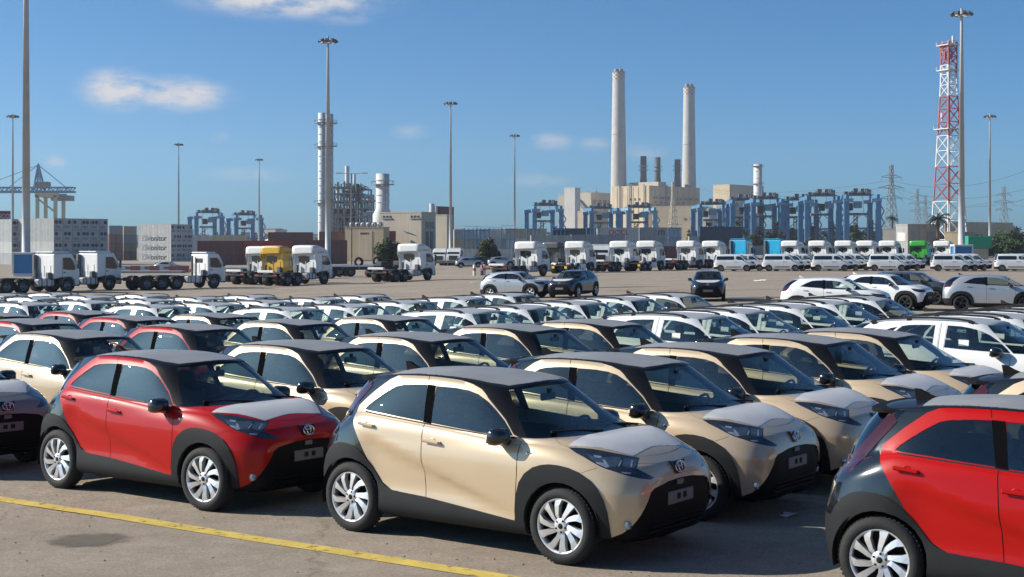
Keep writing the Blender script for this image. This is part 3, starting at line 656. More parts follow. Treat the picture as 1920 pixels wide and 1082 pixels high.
def make_aygo(paint, label, film=True):
    root = empty('hatchback'); P = AY_PANELS
    def both(nm, m, off=0., rim=.012, alias=None):
        res = {}
        for side, sg in (('right', -1), ('left', 1)):
            if nm in P: res[sg] = panel_obj(alias or nm, P[nm], m, root, off, rim, side)
        return res
    panel_obj('body', P['body'], paint, root, 0, .012, 'both')
    panel_obj('roof', P['roof'], 'roof_black', root, 0, .012, 'both')
    panel_obj('hood', P['hood'], paint, root, .002, .014, 'both')
    panel_obj('hood_film', P['hood_film'], 'film', root, .004, .004, 'both'); panel_obj('roof_film', P['roof_film'], 'film_roof', root, .003, .003, 'both')
    panel_obj('grille', P['grille'], 'grille_black', root, -.014, -.014, 'both')
    panel_obj('rear_bumper', P['rear_bumper'], 'plastic_black', root, .004, .02, 'both')
    panel_obj('underside', P['underside'], 'plastic_black', root, 0, 0, 'both')
    panel_obj('panel_gap', P['seam'], 'seam', root, -.004, 0, 'both')
    panel_obj('windscreen', P['windscreen'], 'glass_clear', root, -.004, 0, 'both'); panel_obj('rear_window', P['rear_window'], 'glass_tint', root, -.003, 0, 'both')
    both('rear_quarter', 'gloss_black', 0, .012, 'rear_fender'); both('b_pillar', 'pillar_black', -.004, .008)
    fd = both('front_door', paint); rd = both('rear_door', paint); both('cladding', 'plastic_black', .012, .035, 'wheel_arch_cladding')
    both('front_window', 'glass_side', -.006, 0, 'front_side_window'); both('rear_side_window', 'glass_tint', -.006, 0)
    hl = both('headlight', 'lamp_dark', .001, .012); tl = both('tail_light', 'lamp_red', .006, .015)
    for sg in (-1, 1):
        panel_obj('reflector', P['reflector'], 'lamp_clear', hl[sg], .003, 0, 'right' if sg < 0 else 'left'); panel_obj('lens', P['lens'], 'lamp_blue', hl[sg], .002, 0, 'right' if sg < 0 else 'left')
        handle(fd[sg], -.195, surf(AY, -.195, .945), .945, sg, paint, .07); handle(rd[sg], -1.01, surf(AY, -1.01, 1.04), 1.04, sg, paint, .10)
        door_mirror(root, .60, sg * .79, 1.055, sg)
        f = MB(); f.lathe([(0, .012), (.03, .012), (.036, .0), (.042, -.02)], c=(1.815, sg * .685, .385), axis='x', n=14); f.build('fog_lamp', 'lamp_clear', root)
        b = MB(); b.lathe([(0, sg * .006), (.016, sg * .006), (.018, -sg * .004)], c=(.868, sg * .838, .925), axis='y', n=12); b.box(.86, .915, sg * .826, sg * .834, .917, .933, .003); b.build('fender_badge', 'chrome', root)
        w = MB(); w.path([(1.14, sg * .30 + .25, 1.065), (1.06, sg * .30 - .02, 1.088), (.96, sg * .30 - .30, 1.095)], .011, 5); w.build('wiper', 'plastic_black', root)
    e = emblem(root, 1.912, 0, .808, 1.0, .22); bd = MB(); bd.add([(1.890, -.105, .862), (1.890, .105, .862), (1.912, .075, .752), (1.912, -.075, .752), (1.85, -.105, .862), (1.85, .105, .862), (1.87, .075, .752), (1.87, -.075, .752)], [(0, 1, 2, 3), (0, 4, 5, 1), (1, 5, 6, 2), (2, 6, 7, 3), (3, 7, 4, 0)]); bd.build('emblem_field', 'gloss_black', root)
    p = MB(); p.box(1.895, 1.925, -.21, .21, .50, .61, .006); pl = p.build('plate_holder', 'plate_grey', root)
    for yy in (-.075, .03): q = MB(); q.box(1.921, 1.928, yy, yy + .055, .535, .585); q.build('bracket_hole', 'dark', pl)
    q = MB()
    for i in range(4):
        for j in range(3):
            if (i + j) % 2 == 0:
                for s_ in (-1, 1): q.box(1.898, 1.908, s_ * (.23 + i * .028), s_ * (.23 + i * .028) + .026, .50 + j * .03, .528 + j * .03)
    q.build('grille_mesh', 'plate_grey', root)['kind'] = 'stuff'
    q = MB(); q.box(1.90, 1.918, -.05, .05, .655, .70, .004); q.build('sensor', 'plate_grey', root)
    q = MB()
    for j in range(5): q.box(1.86, 1.897, -.40 - .02 * j, .40 + .02 * j, .455 - .04 * j, .468 - .04 * j)
    q.build('grille_slats', 'grille_black', root)['kind'] = 'stuff'
    fin = MB(); fin.prism([(-1.20, 1.49), (-1.02, 1.505), (-1.10, 1.535), (-1.17, 1.57), (-1.215, 1.575)], -.022, .022); fin.build('roof_antenna', 'spoiler_black', root)
    sp_ = MB(); o_ = [(-1.12, .50), (-1.30, .505), (-1.39, .47), (-1.44, .38), (-1.465, .2), (-1.47, 0)]; sp_.prism(o_ + [(a, -b) for a, b in o_[-2::-1]], 1.420, 1.451, 'xy'); sp_.build('spoiler', 'spoiler_black', root)
    wheel_set(AY, root); under(AY, root); cabin(AY, root)
    return root
def prep(sp):
    bm, zl, rl = car_shell(sp); cut_regions(bm, sp); bm.normal_update(); P = panel_meshes(bm, sp); bm.free(); P.pop('opening', None); return P
AY_PANELS = prep(AY)
# ------------------------------------------------------------------ crossover, compact SUV and van: same method
def make_car(sp, name, paint, roof='film_pale', skip=()):
    root = empty(name); P = sp['panels']; D = {}
    for nm, (mt, off, rim, sides, alias) in sp['style'].items():
        if nm not in P or nm in skip: continue
        mt = paint if mt == '@' else roof if mt == '@roof' else mt
        if sides == 2:
            for side, sg in (('right', -1), ('left', 1)): D[nm, sg] = panel_obj(alias, P[nm], mt, root, off, rim, side)
        else: D[nm] = panel_obj(alias, P[nm], mt, root, off, rim, 'both')
    for sg in (-1, 1):
        for dn, x, z in sp['handles']: handle(D[dn, sg], x, surf(sp, x, z), z, sg, paint, .04)
        mx, my, mz = sp['mirror']; door_mirror(root, mx, sg * my, mz, sg, sp.get('mirror_mat', 'gloss_black'))
        if ('headlight', sg) in D and 'reflector' in P: panel_obj('reflector', P['reflector'], 'lamp_clear', D['headlight', sg], .003, 0, 'right' if sg < 0 else 'left')
        if 'rails' in sp:
            r = MB(); pts = [(x, sg * y, z) for x, y, z in sp['rails']]; r.path(pts, .017, 6)
            for k in (1, len(pts) // 2, len(pts) - 2): r.box(pts[k][0] - .04, pts[k][0] + .04, pts[k][1] - .012, pts[k][1] + .012, pts[k][2] - .06, pts[k][2], .004)
            r.build('roof_rail', 'plastic_black', root)
    x, z = sp['fin']; f = MB(); f.prism([(x - .1, z), (x + .1, z + .01), (x, z + .035), (x - .07, z + .075), (x - .11, z + .08)], -.02, .02); f.build('roof_antenna', 'plastic_black' if roof != 'paint_white' else paint, root)
    if 'emblem' in sp: emblem(root, *sp['emblem'])
    w0 = MB(); w0.path(sp['wiper'], .012, 5); w0.build('wiper', 'plastic_black', root)
    p = MB(); x, z = sp['plate']; p.box(x - .012, x + .012, -.24, .24, z - .055, z + .055, .006); p.build('plate_holder', 'plate_grey', root)
    if sp.get('sticker'):
        q = MB(); x, z = sp['sticker']; y = -(surf(sp, x, z) - .012); q.add([(x, y, z), (x + .16, y, z), (x + .16, y + .02, z + .09), (x, y + .02, z + .09)], [(0, 1, 2, 3)]); q.build('window_sticker', 'paper', root)
    wheel_set(sp, root); under(sp, root); cabin(sp, root)
    return root
ZONES = {0: 'body', 1: 'body', 2: 'body', 3: 'roof', 4: 'windscreen', 5: 'rear_window', 6: 'underside'}
STYLE = {'body': ('@', 0, .012, 1, 'body'), 'roof': ('@roof', 0, .008, 1, 'roof'), 'underside': ('plastic_black', 0, 0, 1, 'underside'), 'hood': ('@', .002, .01, 1, 'hood'), 'seam': ('seam', -.004, 0, 1, 'panel_gap'),
         'windscreen': ('glass_clear', -.004, 0, 1, 'windscreen'), 'rear_window': ('glass_tint', -.003, 0, 1, 'rear_window'), 'front_door': ('@', 0, .012, 2, 'front_door'), 'rear_door': ('@', 0, .012, 2, 'rear_door'),
         'front_window': ('glass_side', -.006, 0, 2, 'front_side_window'), 'rear_side_window': ('glass_side', -.006, 0, 2, 'rear_side_window'), 'quarter_window': ('glass_tint', -.005, 0, 2, 'quarter_window'),
         'b_pillar': ('film_white', .004, .006, 2, 'pillar_film'), 'cladding': ('plastic_black', .012, .03, 2, 'wheel_arch_cladding'), 'headlight': ('lamp_dark', .002, .012, 2, 'headlight'),
         'tail_light': ('lamp_red', .004, .012, 2, 'tail_light'), 'grille': ('grille_black', -.008, .01, 1, 'grille'), 'rear_bumper': ('plastic_black', .004, .02, 1, 'rear_bumper'), 'hood_film': ('film', .004, .004, 1, 'hood_film')}
CX = dict(wr=.335, rimr=.225, xfa=1.32, xra=-1.32, track=.875, arch=.385, wmax=.89, floor=.34, dash_x=.92, dash_z=1.02, cabin_w=.64, tub=(-1.35, 1.25), belt_in=1.03, seat_x=.12, bench_x=-.75,
          mirror_in=(.66, 1.38), spokes=5, double=True, twist=.18, xc=-.05, zones=ZONES, style=STYLE, handles=(('front_door', 0.02, 1.0), ('rear_door', -.98, 1.02)), mirror=(.80, .83, 1.10), fin=(-1.22, 1.56), emblem=(2.185, 0, .80, .9, .2),
          wiper=[(1.36, .5, 1.06), (1.25, .1, 1.09), (1.1, -.35, 1.10)], plate=(2.20, .52), sticker=(.16, 1.17),
          rails=[(.36, .60, 1.525), (.30, .60, 1.55), (.1, .602, 1.575), (-.3, .603, 1.588), (-.7, .60, 1.575), (-1.1, .592, 1.545), (-1.3, .588, 1.515), (-1.36, .586, 1.49)])
CX['low'] = [(.22, .64, 1.85, -1.90, 5, 5), (.225, .78, 2.05, -2.10, 5.5, 5.5), (.235, .84, 2.12, -2.16, 5.5, 5.5), (.28, .87, 2.16, -2.19, 6, 6), (.40, .888, 2.19, -2.21, 6, 6), (.55, .897, 2.205, -2.215, 6, 6), (.66, .90, 2.21, -2.21, 6, 6)]
CX['mid'] = [(.25, .902, 2.205, -2.205, 6, 6), (.5, .898, 2.19, -2.195, 5.4, 5.6), (.72, .888, 2.17, -2.18, 5, 5.2), (.88, .868, 2.14, -2.165, 4.6, 4.8), (.96, .845, 2.11, -2.15, 4.3, 4.6), (1., .825, 2.08, -2.135, 4.1, 4.4)]
CX['shoulder'] = ([-2.25, -1.9, -1.5, -1, -.5, 0, .5, .95, 1.3, 1.6, 1.85, 2.05, 2.2], [1.04, 1.10, 1.15, 1.135, 1.11, 1.09, 1.065, 1.05, 1.04, 1.01, .965, .92, .89])
CX['belt'] = ([-2.25, -1.9, -1.5, -1, -.5, 0, .5, .95, 1.35], [1.07, 1.14, 1.18, 1.155, 1.13, 1.108, 1.085, 1.072, 1.075])
CX['green'] = [(0, .81, 1.42, -2.10, 4, 4), (.13, .792, 1.32, -2.08, 4, 4), (.3, .762, 1.18, -2.03, 4, 4), (.48, .728, 1.03, -1.96, 4, 4), (.65, .694, .89, -1.88, 4, 4), (.80, .662, .77, -1.80, 4.1, 4), (.91, .636, .68, -1.73, 4.2, 4), (1., .612, .61, -1.66, 4.3, 4.2)]
CX['roof'] = ([-1.7, -1.4, -1, -.6, -.2, .2, .45, .65, 1, 1.5], [1.44, 1.475, 1.515, 1.535, 1.54, 1.528, 1.505, 1.478, 1.46, 1.46]); CX['crown'] = .04; CX['rcrown'] = .04; CX['tA'] = 18; CX['tC'] = 9
CX['regions'] = [
    ('rear_door', 'side', [(-.155, 1.535), (-.6, 1.53), (-.9, 1.49), (-1.05, 1.40), (-1.12, 1.16), (-1.10, .9), (-.95, .6), (-.85, .36), (-.15, .36)], (0, 1, 2)), ('front_door', 'side', [(-.155, 1.535), (.2, 1.52), (.5, 1.46), (.72, 1.36), (.98, 1.10), (1.0, .8), (.95, .36), (-.15, .36)], (0, 1, 2)),
    ('cladding', 'side', circle(1.32, .335, .455), (0,)), ('cladding', 'side', circle(-1.32, .335, .455), (0,)), ('cladding', 'side', [(-1, .1), (-1, .34), (1, .34), (1, .1)], (0,)),
    ('front_window', 'side', [(-.06, 1.135), (-.055, 1.475), (.15, 1.47), (.32, 1.445), (.48, 1.405), (.62, 1.345), (.78, 1.245), (.90, 1.15), (.965, 1.085), (.6, 1.10), (.2, 1.118)], (1, 2)),
    ('rear_side_window', 'side', [(-.25, 1.475), (-.5, 1.472), (-.70, 1.462), (-.80, 1.445), (-.92, 1.34), (-1.02, 1.175), (-.6, 1.155), (-.245, 1.14)], (1, 2)),
    ('quarter_window', 'side', [(-.86, 1.43), (-1.0, 1.40), (-1.2, 1.325), (-1.36, 1.235), (-1.34, 1.205), (-1.07, 1.19), (-.96, 1.34)], (1, 2)),
    ('b_pillar', 'side', [(-.24, 1.50), (-.175, 1.50), (-.17, 1.09), (-.238, 1.09)], (1, 2)), ('b_pillar', 'side', [(-.135, 1.50), (-.07, 1.50), (-.068, 1.09), (-.133, 1.09)], (1, 2)),
    ('seam', 'side', strip_poly([(-.154, 1.52), (-.153, 1.1), (-.15, .4)], .009), (0, 1, 2)), ('seam', 'side', strip_poly([(.985, 1.05), (1.0, .8), (.955, .4)], .009), (0,)), ('seam', 'side', strip_poly([(-1.105, 1.1), (-1.10, .9), (-.97, .62)], .009), (0,)),
    ('hood', 'top', [(1.25, -.75), (1.6, -.72), (1.9, -.62), (2.04, -.4), (2.08, .1), (1.2, .1)], (1,)),
    ('headlight', 'side', [(1.62, .90), (1.85, .86), (2.2, .82), (2.2, .74), (1.95, .76), (1.75, .80)], (0,)), ('grille', 'front', [(.1, .70), (-.5, .72), (-.62, .58), (-.66, .35), (-.9, .30), (-.9, .1), (.1, .1)], (0,)),
    ('tail_light', 'side', [(-1.75, 1.06), (-2.3, 1.03), (-2.3, .90), (-1.95, .92)], (0,)), ('rear_bumper', 'rear', [(-1, .1), (-1, .5), (1, .5), (1, .1)], (0,)),
    ('opening', 'side', circle(1.32, .335, .385), (0,)), ('opening', 'side', circle(-1.32, .335, .385), (0,))]
# compact SUV with black cladding
YX = dict(CX, wr=.34, rimr=.225, xfa=1.28, xra=-1.28, track=.86, arch=.39, wmax=.87, spokes=5, double=False, twist=0., dash_x=.86, tub=(-1.3, 1.2), belt_in=1.04, seat_x=.08, bench_x=-.75, mirror_in=(.62, 1.34), handles=(('front_door', -.12, 1.0), ('rear_door', -1.0, 1.06)), mirror=(.68, .83, 1.10), fin=(-1.3, 1.53), emblem=(2.03, 0, .86, 1., .2),
          wiper=[(1.28, .5, 1.07), (1.18, .1, 1.09), (1.05, -.35, 1.10)], plate=(2.05, .55), sticker=None, tA=17, tC=9)
YX.pop('rails'); sx = .935
YX['low'] = [(z, w * .972, xf * sx, xr * sx, a, b) for z, w, xf, xr, a, b in CX['low']]; YX['mid'] = [(z, w * .972, xf * sx, xr * sx, a, b) for z, w, xf, xr, a, b in CX['mid']]
YX['shoulder'] = ([-2.1, -1.8, -1.4, -1, -.5, 0, .5, .9, 1.2, 1.5, 1.75, 1.95, 2.1], [1.06, 1.12, 1.17, 1.15, 1.10, 1.07, 1.05, 1.045, 1.04, 1.02, .985, .95, .92])
YX['belt'] = ([-2.1, -1.8, -1.4, -1, -.5, 0, .5, .9, 1.3], [1.09, 1.16, 1.20, 1.17, 1.12, 1.09, 1.07, 1.065, 1.075])
YX['green'] = [(k, w * .972, xf * .92, xr * .955, a, b) for k, w, xf, xr, a, b in CX['green']]
YX['roof'] = ([-1.62, -1.35, -1, -.6, -.2, .2, .4, .6, 1, 1.5], [1.44, 1.465, 1.49, 1.505, 1.51, 1.495, 1.475, 1.45, 1.43, 1.43])
_ya = lambda c: [(c - .50, .1), (c - .50, .45), (c - .46, .62), (c - .36, .76), (c - .2, .845), (c, .865), (c + .2, .84), (c + .36, .75), (c + .46, .60), (c + .5, .42), (c + .5, .1)]
YX['regions'] = [
    ('rear_door', 'side', [(-.285, 1.5), (-.6, 1.50), (-.9, 1.46), (-1.1, 1.37), (-1.18, 1.18), (-1.06, .9), (-.9, .65), (-.75, .36), (-.28, .36)], (0, 1, 2)), ('front_door', 'side', [(-.285, 1.5), (.1, 1.49), (.4, 1.44), (.62, 1.35), (.86, 1.10), (.88, .8), (.80, .36), (-.28, .36)], (0, 1, 2)),
    ('cladding', 'side', _ya(1.28), (0,)), ('cladding', 'side', _ya(-1.28), (0,)), ('cladding', 'side', [(-1, .1), (-1, .36), (1, .36), (1, .1)], (0,)),
    ('b_pillar', 'side', [(-.36, 1.45), (-.25, 1.45), (-.22, 1.10), (-.34, 1.11)], (1, 2)),
    ('front_window', 'side', [(-.235, 1.12), (-.255, 1.435), (.05, 1.43), (.22, 1.41), (.38, 1.365), (.55, 1.28), (.72, 1.17), (.82, 1.085), (.4, 1.095)], (1, 2)), ('rear_side_window', 'side', [(-.35, 1.438), (-.6, 1.433), (-.78, 1.415), (-.98, 1.33), (-1.22, 1.20), (-.8, 1.165), (-.335, 1.135)], (1, 2)),
    ('seam', 'side', strip_poly([(-.283, 1.1), (-.28, .4)], .009), (0, 1)), ('seam', 'side', strip_poly([(.87, 1.05), (.88, .8), (.82, .4)], .009), (0,)),
    ('hood', 'top', [(1.2, -.72), (1.5, -.68), (1.8, -.56), (1.92, -.35), (1.95, .1), (1.1, .1)], (1,)), ('hood_film', 'top', [(1.25, .1), (1.28, -.5), (1.5, -.62), (1.78, -.5), (1.9, -.3), (1.92, .1)], (1,)),
    ('headlight', 'side', [(1.5, .96), (1.75, .93), (2.1, .88), (2.1, .80), (1.85, .79), (1.65, .84)], (0,)), ('grille', 'front', [(.1, .80), (-.45, .78), (-.60, .62), (-.68, .40), (-.9, .32), (-.9, .1), (.1, .1)], (0,)),
    ('tail_light', 'side', [(-1.62, 1.20), (-2.2, 1.08), (-2.2, .98), (-1.75, 1.02)], (0, 1)), ('rear_bumper', 'rear', [(-1, .1), (-1, .55), (1, .55), (1, .1)], (0,)),
    ('opening', 'side', circle(1.28, .34, .39), (0,)), ('opening', 'side', circle(-1.28, .34, .39), (0,))]
YX['style'] = dict(STYLE, b_pillar=('pillar_black', -.002, .006, 2, 'b_pillar'), rear_side_window=('glass_tint', -.006, 0, 2, 'rear_side_window'))
# people carrier van
VN = dict(CX, wr=.33, rimr=.21, rim_mat='rim_grey', xfa=1.32, xra=-1.45, track=.88, arch=.385, wmax=.90, spokes=6, double=False, twist=.05, dash_x=1.05, dash_z=1.10, tub=(-2.0, 1.4), belt_in=1.1, seat_x=.35, bench_x=-.6, mirror_in=(.95, 1.55), handles=(('front_door', .18, 1.08), ('rear_door', -.02, 1.08)), mirror=(1.0, .88, 1.22), fin=(-1.7, 1.80), emblem=(2.185, 0, .98, .9, .2),
          wiper=[(1.6, .5, 1.17), (1.52, .1, 1.20), (1.4, -.35, 1.21)], plate=(2.2, .55), sticker=None, tA=19, tC=8, crown=.04, rcrown=.03, xc=0., floor=.42)
VN.pop('rails')
VN['low'] = CX['low']; VN['mid'] = [(.25, .905, 2.205, -2.21, 6, 9), (.5, .905, 2.19, -2.205, 5.6, 9), (.72, .902, 2.17, -2.20, 5.2, 9), (.88, .894, 2.14, -2.195, 4.8, 9), (.96, .885, 2.11, -2.19, 4.5, 9), (1., .876, 2.08, -2.185, 4.3, 9)]
VN['shoulder'] = ([-2.3, -1, 0, .8, 1.2, 1.6, 1.85, 2.05, 2.2], [1.16, 1.16, 1.16, 1.15, 1.14, 1.11, 1.07, 1.02, .99]); VN['belt'] = ([-2.3, -1, 0, .8, 1.2, 1.6], [1.19, 1.19, 1.19, 1.18, 1.175, 1.175])
VN['green'] = [(0, .872, 1.68, -2.18, 4.4, 9), (.14, .862, 1.56, -2.175, 4.4, 9), (.32, .845, 1.40, -2.165, 4.4, 9), (.5, .825, 1.24, -2.15, 4.4, 9), (.68, .80, 1.09, -2.13, 4.4, 9), (.84, .772, .95, -2.10, 4.4, 8), (.93, .75, .87, -2.07, 4.5, 8), (1., .72, .79, -2.02, 4.5, 7)]
VN['roof'] = ([-2.1, -1.6, -.8, 0, .5, .8, 1.2, 1.8], [1.76, 1.80, 1.815, 1.80, 1.775, 1.745, 1.72, 1.72])
def rr(x0, x1, z0, z1, r=.07, s=0.):
    o = []
    for cx, cz, a in ((x1 - r, z1 - r, 0), (x0 + r, z1 - r, 90), (x0 + r, z0 + r, 180), (x1 - r, z0 + r, 270)):
        for k in range(5): t = radians(a + k * 22.5); o.append((cx + r * cos(t) + s * (cz + r * sin(t) - z0), cz + r * sin(t)))
    return o
VN['regions'] = [
    ('rear_door', 'side', [(-1.0, .36), (.09, .36), (.09, 1.72), (-1.0, 1.72)], (0, 1, 2)), ('front_door', 'side', [(.1, .36), (.1, 1.72), (.5, 1.70), (.75, 1.66), (1.1, 1.4), (1.3, 1.18), (1.3, .9), (.98, .6), (.88, .36)], (0, 1, 2)),
    ('front_window', 'side', smooth_poly([(.2, 1.22), (.2, 1.63), (.45, 1.63), (.66, 1.59), (.9, 1.42), (1.14, 1.21)], 1), (1, 2)), ('rear_side_window', 'side', rr(-1.86, .02, 1.23, 1.625, .09), (1, 2)),
    ('cladding', 'side', rr(-.85, .75, .44, .52, .035), (0,)),
    ('seam', 'side', strip_poly([(.096, 1.70), (.096, .4)], .011), (0, 1, 2)), ('seam', 'side', strip_poly([(-1.0, 1.2), (-1.0, .75)], .011), (0, 1)), ('seam', 'side', strip_poly([(-2.0, 1.145), (-1.0, 1.145)], .012), (0, 1)),
    ('headlight', 'side', [(1.72, 1.0), (1.9, .98), (2.2, .94), (2.2, .84), (1.95, .83)], (0,)), ('grille', 'front', [(.1, .78), (-.55, .76), (-.9, .62), (-.95, .1), (.1, .1)], (0,)),
    ('tail_light', 'side', [(-2.05, 1.35), (-2.3, 1.35), (-2.3, .95), (-2.08, .95)], (0, 1, 2)), ('rear_bumper', 'rear', [(-1, .1), (-1, .5), (1, .5), (1, .1)], (0,)), ('hood', 'top', [(1.6, -.7), (1.9, -.6), (2.05, -.3), (2.08, .1), (1.5, .1)], (1,)),
    ('opening', 'side', circle(1.32, .335, .385), (0,)), ('opening', 'side', circle(-1.45, .335, .385), (0,))]
VN['style'] = dict(STYLE, rear_side_window=('glass_tint', -.006, 0, 2, 'rear_side_window'), cladding=('plastic_black', .012, .02, 2, 'side_moulding'))
for sp in (CX, YX, VN): sp['panels'] = prep(sp)
# ------------------------------------------------------------------ ground
def ground_mat():
    m = bpy.data.materials.new('yard_concrete'); m.use_nodes = True; MATS['yard'] = m; nt = m.node_tree; N = nt.nodes.new; L = nt.links.new; b = nt.nodes['Principled BSDF']
    b.inputs['Roughness'].default_value = .93; b.inputs['Specular IOR Level'].default_value = .25
    tc = N('ShaderNodeTexCoord')
    def noise_(sc, det=6, rg=.6, stretch=None):
        n = N('ShaderNodeTexNoise'); n.inputs['Scale'].default_value = sc; n.inputs['Detail'].default_value = det; n.inputs['Roughness'].default_value = rg
        if stretch:
            mp = N('ShaderNodeMapping'); mp.inputs['Scale'].default_value = stretch; mp.inputs['Rotation'].default_value = (0, 0, .6); L(tc.outputs['Object'], mp.inputs[0]); L(mp.outputs[0], n.inputs['Vector'])
        else: L(tc.outputs['Object'], n.inputs['Vector'])
        return n.outputs['Fac']
    def ramp(f, a, ca, b_, cb):
        r = N('ShaderNodeValToRGB'); r.color_ramp.elements[0].position = a; r.color_ramp.elements[0].color = (*ca, 1); r.color_ramp.elements[1].position = b_; r.color_ramp.elements[1].color = (*cb, 1); L(f, r.inputs[0]); return r.outputs[0]
    def mix(a, b_, fac, mode='MULTIPLY'):
        x = N('ShaderNodeMix'); x.data_type = 'RGBA'; x.blend_type = mode; L(a, x.inputs['A']); L(b_, x.inputs['B'])
        if isinstance(fac, float): x.inputs['Factor'].default_value = fac
        else: L(fac, x.inputs['Factor'])
        return x.outputs['Result']
    base = ramp(noise_(.35, 5), .3, (.390, .325, .257), .72, (.475, .405, .332))
    base = mix(base, ramp(noise_(3.2, 8, .75), .35, (.80, .79, .77), .66, (1.06, 1.06, 1.06)), 1.)
    base = mix(base, ramp(noise_(30, 5, .85), .34, (.62, .61, .59), .60, (1.12, 1.12, 1.12)), 1.)
    base = mix(base, ramp(noise_(110, 3, .8), .36, (.72, .71, .70), .62, (1.12, 1.12, 1.12)), 1.)
    base = mix(base, ramp(noise_(.11, 6, .65, (1, 3.2, 1)), .42, (1, 1, 1), .70, (.80, .79, .77)), 1.)
    v = N('ShaderNodeTexVoronoi'); v.feature = 'DISTANCE_TO_EDGE'; v.inputs['Scale'].default_value = .16
    dn = N('ShaderNodeTexNoise'); dn.inputs['Scale'].default_value = .9; dn.inputs['Detail'].default_value = 5; L(tc.outputs['Object'], dn.inputs['Vector'])
    vm = N('ShaderNodeVectorMath'); vm.operation = 'MULTIPLY_ADD'; L(dn.outputs['Color'], vm.inputs[0]); vm.inputs[1].default_value = (2.6, 2.6, 0); L(tc.outputs['Object'], vm.inputs[2]); L(vm.outputs[0], v.inputs['Vector'])
    base = mix(base, ramp(v.outputs['Distance'], .0, (.55, .53, .5), .006, (1, 1, 1)), .65)
    # oil spots, small and round-ish
    v2 = N('ShaderNodeTexVoronoi'); v2.inputs['Scale'].default_value = .42; v2.inputs['Randomness'].default_value = 1; vm2 = N('ShaderNodeVectorMath'); vm2.operation = 'MULTIPLY_ADD'
    L(dn.outputs['Color'], vm2.inputs[0]); vm2.inputs[1].default_value = (.5, .5, 0); L(tc.outputs['Object'], vm2.inputs[2]); L(vm2.outputs[0], v2.inputs['Vector'])
    base = mix(base, ramp(v2.outputs['Distance'], .05, (.62, .6, .58), .13, (1, 1, 1)), .5)
    L(base, b.inputs['Base Color'])
    bp = N('ShaderNodeBump'); bp.inputs['Strength'].default_value = .55; bp.inputs['Distance'].default_value = .012; L(noise_(55, 5, .75), bp.inputs['Height']); L(bp.outputs[0], b.inputs['Normal'])
ground_mat()
def grid_ground():
    xs = [-1600, -1100, -700, -450, -300, -240, -190, -150, -120] + [-90 + 3 * k for k in range(61)] + [120, 150, 190, 240, 300, 450, 700, 1100, 1600]
    ys = [-60, -20, 0, 8] + [12 + 2 * k for k in range(60)] + [134 + 6 * k for k in range(30)] + [330, 360, 400, 450, 500, 600, 800, 1000, 1300, 1700, 2200, 2600]
    vs = [(x, y, zg(x, y)) for y in ys for x in xs]; n = len(xs)
    fs = [(j * n + i, j * n + i + 1, (j + 1) * n + i + 1, (j + 1) * n + i) for j in range(len(ys) - 1) for i in range(n - 1)]
    me = bpy.data.meshes.new('ground'); me.from_pydata(vs, [], fs); me.materials.append(MATS['yard']); me.polygons.foreach_set('use_smooth', [True] * len(fs)); me.update()
    tag(link('ground', me), 'sandy beige concrete yard of the port car terminal', None, None, 'structure')
grid_ground()
def worn_mat(name, col, wear, sc):
    m = mat(name, col, rough=.85, var=.18, vs=4); nt = m.node_tree; N = nt.nodes.new; L = nt.links.new; b = nt.nodes['Principled BSDF']
    tc = N('ShaderNodeTexCoord'); n = N('ShaderNodeTexNoise'); n.inputs['Scale'].default_value = sc; n.inputs['Detail'].default_value = 8; n.inputs['Roughness'].default_value = .75; L(tc.outputs['Object'], n.inputs['Vector'])
    r = N('ShaderNodeMapRange'); r.inputs['From Min'].default_value = wear - .04; r.inputs['From Max'].default_value = wear + .05; L(n.outputs['Fac'], r.inputs['Value']); L(r.outputs[0], b.inputs['Alpha'])
worn_mat('line_yellow', (.62, .46, .10), .40, 7); worn_mat('line_white', (.6, .6, .57), .42, 6)
def strip(name, a, b, w, m, label, cat):
    n = 40; d = Vector((b[0] - a[0], b[1] - a[1])); t = Vector((-d.y, d.x)).normalized() * w / 2; r = random.Random(3); vs = []; fs = []
    for k in range(n + 1):
        p = Vector(a) + d * k / n; e = r.uniform(-.008, .008)
        for sg in (1, -1):
            q = p + t * sg; vs.append((q.x + e, q.y + e, zg(q.x, q.y) + .005))
    fs = [(2 * k, 2 * k + 1, 2 * k + 3, 2 * k + 2) for k in range(n)]
    me = bpy.data.meshes.new(name); me.from_pydata(vs, [], fs); me.materials.append(MATS[m]); me.update(); o = link(name, me); tag(o, label, cat, None, 'structure'); return o
strip('painted_line', (-16.6, 23.25), (6.2, 7.6), .20, 'line_yellow', 'worn yellow line painted along the front of the parked cars', None)
def soft_mat(name, col):
    m = mat(name, col, rough=.95, var=.2, vs=3); nt = m.node_tree; N = nt.nodes.new; L = nt.links.new; b = nt.nodes['Principled BSDF']
    tc = N('ShaderNodeTexCoord'); n = N('ShaderNodeTexNoise'); n.inputs['Scale'].default_value = 2.4; n.inputs['Detail'].default_value = 7; L(tc.outputs['Object'], n.inputs['Vector'])
    ln = N('ShaderNodeVectorMath'); ln.operation = 'LENGTH'; L(tc.outputs['Object'], ln.inputs[0]); ad = N('ShaderNodeMath'); ad.operation = 'MULTIPLY_ADD'; L(n.outputs['Fac'], ad.inputs[0]); ad.inputs[1].default_value = .7; L(ln.outputs['Value'], ad.inputs[2])
    r = N('ShaderNodeMapRange'); r.inputs['From Min'].default_value = 1.22; r.inputs['From Max'].default_value = .86; r.inputs['To Max'].default_value = .8; L(ad.outputs[0], r.inputs['Value']); L(r.outputs[0], b.inputs['Alpha'])
soft_mat('stain', (.155, .132, .105))
